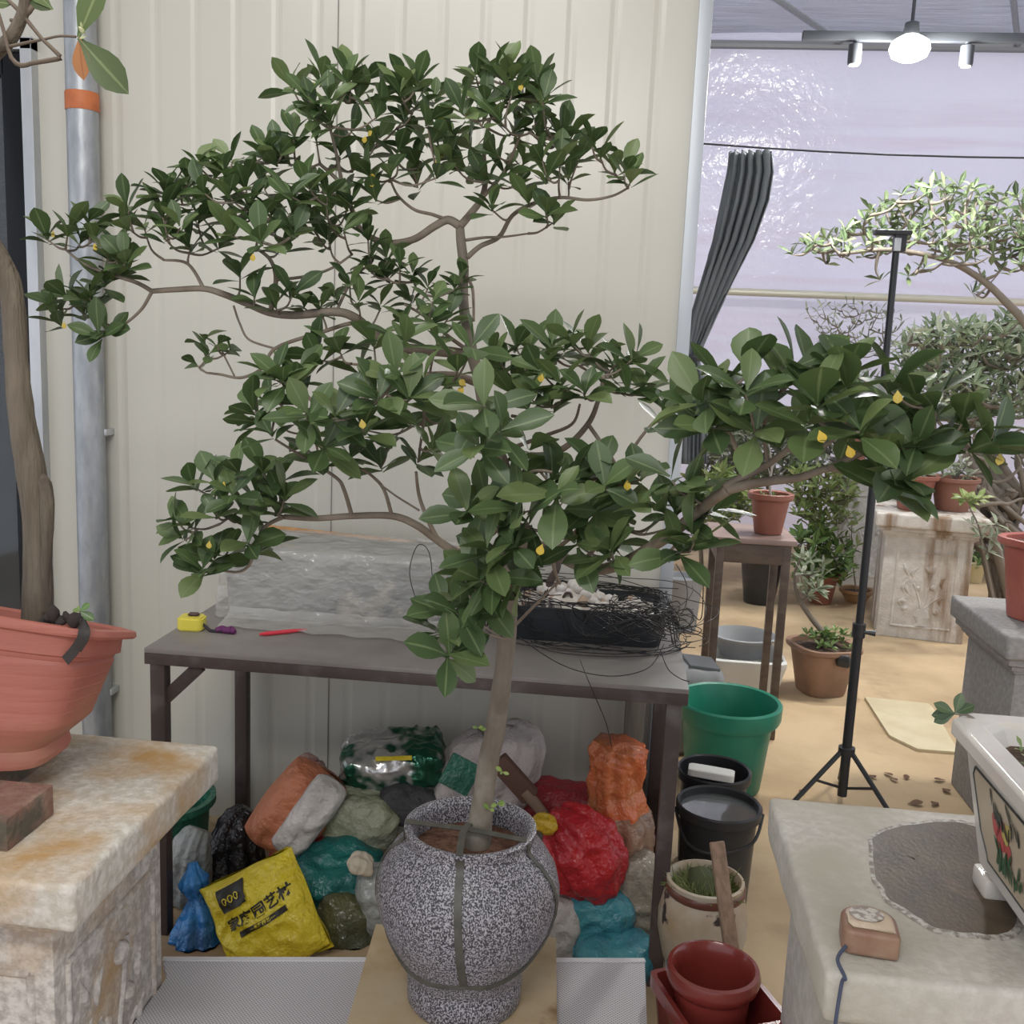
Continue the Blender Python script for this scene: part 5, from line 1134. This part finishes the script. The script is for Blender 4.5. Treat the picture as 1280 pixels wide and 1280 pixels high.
# crown, right part
limb([([(575, 283, 1.86), (590, 265, 1.86), (602, 248, 1.86), (607, 225, 1.87), (605, 190, 1.87), (612, 150, 1.87)], .0075, .003), ([(602, 248, 1.86), (630, 215, 1.84), (650, 170, 1.83)], .004, .002),
      ([(584, 322, 1.86), (600, 308, 1.86), (624, 296, 1.85), (640, 270, 1.84), (665, 255, 1.83), (700, 247, 1.82), (735, 250, 1.82), (765, 245, 1.81), (785, 235, 1.8)], .005, .0018), ([(583, 300, 1.86), (605, 297, 1.84), (630, 296, 1.83), (660, 292, 1.82)], .003, .0015)],
     [([(565, 125), (590, 103), (625, 95), (655, 98), (680, 115), (682, 140), (690, 170), (725, 185), (745, 205), (720, 225), (690, 235), (650, 240), (615, 225), (580, 235), (560, 200)], 1.85, .10)],
     [(595, 96, 1.85), (620, 90, 1.83), (640, 100, 1.8), (672, 102, 1.82), (685, 120, 1.84), (640, 118, 1.76), (740, 180, 1.83), (750, 195, 1.8), (768, 215, 1.82), (788, 228, 1.8), (780, 218, 1.82), (615, 262, 1.8), (683, 268, 1.8), (692, 278, 1.8), (660, 255, 1.8), (700, 168, 1.82), (712, 180, 1.8)],
     .060, 102, dmin=22, nl=(5, 7), e=(.2, 1.2), yellow=[(650, 112, 1.74)])
# big left limb
limb([([(588, 445, 1.82), (560, 440, 1.82), (520, 437, 1.80), (490, 432, 1.79), (465, 415, 1.78), (445, 398, 1.77), (420, 390, 1.76), (370, 394, 1.75), (338, 391, 1.74), (310, 380, 1.74), (280, 368, 1.74), (255, 361, 1.74), (220, 362, 1.74), (190, 364, 1.74)], .0105, .0045),
      ([(190, 364, 1.74), (170, 353, 1.74), (135, 342, 1.74), (105, 330, 1.74), (82, 312, 1.74)], .0042, .002), ([(190, 364, 1.74), (178, 385, 1.74), (160, 402, 1.74), (145, 410, 1.74)], .0032, .002),
      ([(255, 361, 1.74), (235, 330, 1.74), (205, 325, 1.74)], .0035, .002), ([(338, 391, 1.74), (345, 350, 1.74), (338, 325, 1.74), (320, 310, 1.74)], .005, .0025), ([(420, 390, 1.76), (440, 350, 1.78), (462, 330, 1.78)], .003, .002),
      ([(345, 350, 1.74), (385, 345, 1.76), (415, 335, 1.78), (440, 318, 1.78)], .003, .002)],
     [([(168, 268), (205, 248), (240, 225), (275, 215), (300, 222), (330, 235), (350, 245), (400, 225), (425, 248), (445, 280), (430, 300), (390, 308), (350, 322), (310, 310), (270, 315), (230, 310), (190, 298)], 1.74, .11)],
     [(205, 240, 1.72), (248, 208, 1.74), (290, 202, 1.74), (280, 215, 1.72), (332, 195, 1.76), (345, 200, 1.76), (160, 262, 1.72), (160, 285, 1.72), (60, 300, 1.74), (85, 292, 1.74), (110, 278, 1.74), (118, 300, 1.74), (135, 322, 1.74), (150, 320, 1.72), (100, 305, 1.76), (158, 330, 1.7),
      (72, 385, 1.74), (85, 372, 1.74), (112, 372, 1.72), (105, 395, 1.74), (75, 405, 1.72), (125, 420, 1.72), (135, 415, 1.74), (130, 355, 1.74), (145, 345, 1.74), (118, 385, 1.73), (345, 385, 1.72), (318, 372, 1.72), (300, 345, 1.72), (365, 370, 1.72)],
     .062, 103, dmin=22, nl=(5, 7), e=(.15, 1.15), yellow=[(118, 312, 1.70), (80, 410, 1.69), (66, 296, 1.73), (316, 325, 1.66)])
# inner foliage under the crown and the thin hanging twig on the left
limb([([(470, 420, 1.79), (445, 404, 1.78), (400, 416, 1.76), (345, 435, 1.75), (328, 460, 1.74), (302, 472, 1.74), (275, 468, 1.74), (258, 466, 1.74)], .0042, .002), ([(345, 436, 1.75), (312, 425, 1.75), (300, 405, 1.75), (292, 382, 1.74)], .002, .002),
      ([(293, 470, 1.74), (283, 450, 1.74), (278, 440, 1.74)], .0018, .0015), ([(588, 440, 1.82), (560, 420, 1.8), (530, 395, 1.79), (505, 380, 1.78)], .004, .002)],
     [([(432, 355), (450, 330), (480, 322), (498, 340), (500, 370), (530, 375), (560, 378), (565, 400), (520, 410), (480, 400), (440, 378)], 1.77, .07)],
     [(500, 335, 1.77), (460, 300, 1.78), (465, 320, 1.78), (535, 360, 1.77), (568, 362, 1.8), (578, 352, 1.82), (420, 375, 1.76), (400, 388, 1.76), (380, 385, 1.75), (480, 345, 1.77), (515, 345, 1.77)],
     .052, 104, dmin=24, nl=(5, 7), yellow=[(487, 428, 1.70)])
limb([([(258, 466, 1.74), (252, 462, 1.74), (248, 458, 1.74)], .002, .0015)], [], [(256, 425, 1.74), (272, 432, 1.74), (286, 440, 1.73), (247, 457, 1.74), (262, 442, 1.73)], .045, 111, nl=(3, 4), e=(.1, .9))
# middle limb: large mass in the centre
limb([([(600, 480, 1.80), (570, 470, 1.72), (530, 470, 1.66), (490, 480, 1.62), (450, 500, 1.58), (400, 515, 1.55)], .008, .003), ([(490, 480, 1.62), (470, 460, 1.60), (440, 455, 1.58)], .004, .002), ([(530, 470, 1.66), (530, 520, 1.62), (525, 560, 1.6)], .004, .002),
      ([(400, 515, 1.55), (370, 520, 1.54), (350, 505, 1.54)], .003, .002), ([(400, 515, 1.55), (380, 490, 1.55), (360, 478, 1.55)], .003, .002)],
     [([(440, 448), (480, 425), (540, 415), (585, 425), (605, 450), (590, 490), (565, 520), (530, 545), (490, 555), (450, 545), (410, 550), (370, 538), (350, 520), (335, 505), (370, 495), (410, 495), (425, 470)], 1.60, .12)],
     [(355, 480, 1.55), (345, 475, 1.55), (372, 478, 1.55), (318, 515, 1.55), (325, 530, 1.55), (400, 450, 1.6), (425, 440, 1.6), (405, 560, 1.5), (385, 520, 1.5), (340, 545, 1.5), (455, 540, 1.5), (510, 500, 1.5), (540, 560, 1.55), (470, 500, 1.5), (400, 578, 1.58), (438, 572, 1.6), (522, 578, 1.62), (476, 585, 1.62)],
     .070, 105, dmin=35, nl=(5, 7), yellow=[(579, 490, 1.52), (452, 532, 1.46)], e=(0, 1.1), wid=1.0)
# right middle limb
limb([([(606, 520, 1.78), (640, 560, 1.72), (670, 570, 1.68), (705, 560, 1.64), (735, 530, 1.62), (748, 500, 1.6), (755, 470, 1.6)], .008, .0028), ([(640, 560, 1.72), (680, 545, 1.68), (715, 530, 1.66), (725, 505, 1.65)], .004, .002),
      ([(735, 530, 1.62), (760, 565, 1.6), (775, 582, 1.6), (800, 548, 1.58), (815, 530, 1.58), (826, 520, 1.58)], .0035, .002), ([(600, 470, 1.8), (635, 470, 1.74), (660, 480, 1.7)], .004, .002), ([(640, 520, 1.72), (655, 520, 1.7), (675, 505, 1.68)], .003, .002)],
     [([(620, 455), (660, 440), (700, 438), (730, 445), (765, 455), (775, 475), (750, 492), (700, 500), (660, 485), (635, 475)], 1.64, .10)],
     [(690, 435, 1.64), (715, 430, 1.64), (735, 440, 1.62), (770, 455, 1.62), (790, 450, 1.6), (785, 490, 1.6), (835, 508, 1.56), (828, 530, 1.56), (845, 525, 1.56), (805, 490, 1.6), (620, 445, 1.7), (645, 435, 1.7), (690, 510, 1.58), (665, 500, 1.58), (640, 495, 1.66)],
     .066, 106, dmin=28, nl=(5, 7), yellow=[(678, 475, 1.55)])
# low left limb
limb([([(630, 650, 1.74), (605, 672, 1.72), (585, 690, 1.71), (570, 690, 1.70), (548, 676, 1.69), (520, 656, 1.67), (490, 645, 1.66), (440, 645, 1.65), (395, 648, 1.64), (355, 646, 1.63)], .0095, .0045), ([(355, 646, 1.63), (330, 660, 1.63), (318, 690, 1.63), (310, 708, 1.63), (296, 715, 1.63), (268, 712, 1.63)], .0038, .0018), ([(355, 646, 1.63), (330, 640, 1.63), (300, 640, 1.63), (275, 655, 1.63)], .003, .0018),
      ([(548, 676, 1.69), (535, 650, 1.67), (524, 620, 1.66), (520, 590, 1.64)], .0045, .0025), ([(490, 645, 1.66), (480, 612, 1.64), (465, 595, 1.63), (450, 585, 1.62)], .0035, .002), ([(440, 645, 1.65), (430, 612, 1.63), (420, 597, 1.62), (385, 575, 1.6), (345, 550, 1.58)], .0038, .002), ([(524, 638, 1.66), (495, 620, 1.64), (475, 605, 1.62)], .002, .0015)],
     [([(270, 640), (300, 610), (330, 610), (345, 630), (320, 650), (305, 668), (275, 668), (245, 655)], 1.62, .06)],
     [(245, 610, 1.62), (270, 605, 1.62), (300, 595, 1.62), (328, 592, 1.62), (352, 600, 1.62), (355, 625, 1.6), (222, 650, 1.62), (230, 675, 1.6), (285, 690, 1.6), (310, 680, 1.6), (325, 690, 1.62), (255, 712, 1.6), (252, 715, 1.58), (268, 700, 1.6), (240, 660, 1.62), (345, 640, 1.6)],
     .064, 107, dmin=29, yellow=[(280, 610, 1.57), (262, 684, 1.56)], nl=(5, 6), wid=1.1)
# front centre: the largest leaves, in front of the trunk
limb([([(633, 690, 1.745), (640, 650, 1.66), (640, 610, 1.58), (630, 570, 1.52), (615, 545, 1.48)], .007, .003), ([(640, 610, 1.58), (665, 590, 1.52), (690, 590, 1.48)], .004, .002), ([(634, 745, 1.75), (610, 735, 1.66), (585, 745, 1.58), (565, 775, 1.53)], .006, .0025), ([(640, 650, 1.66), (660, 660, 1.56), (680, 665, 1.5)], .004, .002), ([(634, 800, 1.75), (622, 796, 1.74), (600, 790, 1.72)], .003, .002)],
     [([(590, 560), (625, 545), (660, 560), (690, 585), (705, 630), (690, 680), (660, 700), (620, 690), (590, 660), (580, 610)], 1.52, .08)],
     [(605, 510, 1.45), (625, 540, 1.42), (600, 560, 1.42), (585, 640, 1.5), (610, 690, 1.45), (620, 720, 1.45), (650, 720, 1.48), (590, 750, 1.5), (575, 770, 1.48), (560, 800, 1.48), (545, 790, 1.5), (600, 740, 1.5), (655, 640, 1.42), (640, 680, 1.42), (695, 620, 1.42), (560, 820, 1.47), (600, 725, 1.42), (555, 765, 1.5)],
     .082, 108, dmin=42, nl=(5, 7), wid=1.0, yellow=[(678, 688, 1.40)], e=(-.25, 1.0), up=.7)
# right lower limb leading to the long right branch
limb([([(634, 700, 1.75), (660, 680, 1.70), (690, 690, 1.65), (720, 705, 1.60), (748, 712, 1.56), (778, 704, 1.52), (810, 686, 1.48), (838, 668, 1.44), (866, 645, 1.40), (890, 625, 1.36), (910, 612, 1.34)], .0105, .0075), ([(690, 690, 1.65), (693, 712, 1.66), (700, 730, 1.68)], .004, .002), ([(720, 705, 1.6), (740, 690, 1.57), (765, 655, 1.54), (800, 665, 1.52), (835, 640, 1.48)], .004, .002),
      ([(771, 655, 1.54), (800, 668, 1.5), (832, 662, 1.46)], .003, .0015), ([(690, 690, 1.65), (715, 670, 1.6), (735, 640, 1.56), (745, 615, 1.54)], .004, .002), ([(800, 690, 1.49), (835, 690, 1.46), (850, 670, 1.44)], .003, .002)],
     [([(715, 610), (745, 600), (785, 620), (790, 655), (765, 690), (735, 680), (715, 650)], 1.52, .07), ([(835, 620), (870, 610), (885, 635), (875, 670), (850, 680), (832, 655)], 1.40, .05)],
     [(748, 590, 1.5), (722, 595, 1.5), (780, 615, 1.48), (800, 600, 1.5), (765, 690, 1.48), (760, 700, 1.48), (840, 600, 1.4), (860, 615, 1.38), (830, 640, 1.42), (865, 685, 1.38), (850, 690, 1.38), (890, 640, 1.38), (745, 640, 1.5), (720, 680, 1.5)],
     .073, 109, dmin=36, nl=(5, 6), wid=1.05, yellow=[(784, 608, 1.44)], e=(-.15, 1.05), up=.8)
# long right branch with its pad
limb([([(910, 612, 1.34), (935, 606, 1.33), (965, 601, 1.32), (1000, 597, 1.31), (1035, 586, 1.3), (1065, 592, 1.3), (1090, 600, 1.3)], .0075, .003), ([(905, 610, 1.34), (930, 596, 1.34), (960, 580, 1.33), (985, 560, 1.32), (995, 535, 1.32)], .0065, .003), ([(985, 560, 1.32), (1010, 570, 1.31), (1045, 545, 1.3), (1065, 515, 1.3)], .004, .0025), ([(1035, 586, 1.3), (1090, 560, 1.29), (1130, 545, 1.28), (1170, 540, 1.27), (1210, 555, 1.26)], .005, .002),
      ([(1090, 600, 1.3), (1105, 605, 1.3), (1115, 610, 1.3)], .003, .002), ([(930, 596, 1.34), (920, 560, 1.33), (900, 520, 1.33), (888, 500, 1.33)], .004, .002), ([(960, 580, 1.33), (955, 540, 1.33), (960, 500, 1.33)], .003, .002)],
     [([(885, 515), (905, 495), (935, 488), (985, 478), (1035, 480), (1070, 490), (1110, 500), (1150, 515), (1170, 525), (1165, 555), (1130, 575), (1095, 585), (1060, 560), (1010, 560), (960, 560), (915, 545)], 1.31, .12)],
     [(905, 482, 1.32), (935, 470, 1.32), (990, 462, 1.3), (1010, 458, 1.32), (1058, 466, 1.28), (1112, 488, 1.28), (1148, 505, 1.27), (1170, 515, 1.28), (1202, 530, 1.27), (870, 520, 1.32), (880, 505, 1.3), (890, 535, 1.28), (1115, 615, 1.28), (1100, 590, 1.26), (1135, 600, 1.26), (1215, 562, 1.26), (1235, 560, 1.26), (1180, 560, 1.26), (945, 540, 1.24), (1010, 530, 1.22), (1075, 540, 1.22), (1030, 500, 1.22), (1145, 560, 1.24)],
     .074, 110, dmin=38, nl=(5, 6), wid=1.12, yellow=[(1024, 546, 1.18), (1122, 496, 1.19), (1250, 574, 1.26), (1060, 565, 1.2)], e=(-.1, 1.1), up=.8)
# buds at the trunk foot
rnd = random.Random(70); m_sh = leafmat('shoot_leaf', (.14, .22, .05), (.20, .30, .07), (.3, .4, .1), (.4, .5, .2), .4, .3)
for (x, y) in ((598, 910), (628, 965), (622, 1005), (612, 1012)):
    q = atY(x, y, 1.765); ym = MB()
    for k in range(4): leaf(ym, q, Vector((rnd.uniform(-1, 1), -.4, rnd.uniform(-.1, 1))), Vector((0, -1, .5)), rnd.uniform(.010, .019), 1, .2, .2, rnd)
    ym.build('shoot', m_sh, TO, 180, uv=True)
sp_ = MB(); sp_.tube(poly3([(582, 345, 1.84), (590, 358, 1.83), (592, 380, 1.83), (592, 402, 1.83)]), [.003, .003, .0025, .0025], 7, smooth=3); sp_.build('twig', m_brn_, TO, 180); sp_ = MB(); sp_.tube(poly3([(636, 790, 1.75), (660, 765, 1.72), (685, 740, 1.7), (700, 725, 1.68)]), [.003, .0028, .002, .002], 7, smooth=3); sp_.tube(poly3([(630, 798, 1.75), (615, 790, 1.74), (606, 784, 1.73)]), .0025, 6, smooth=3)
sp_.build('twig', m_brn_, TO, 180)
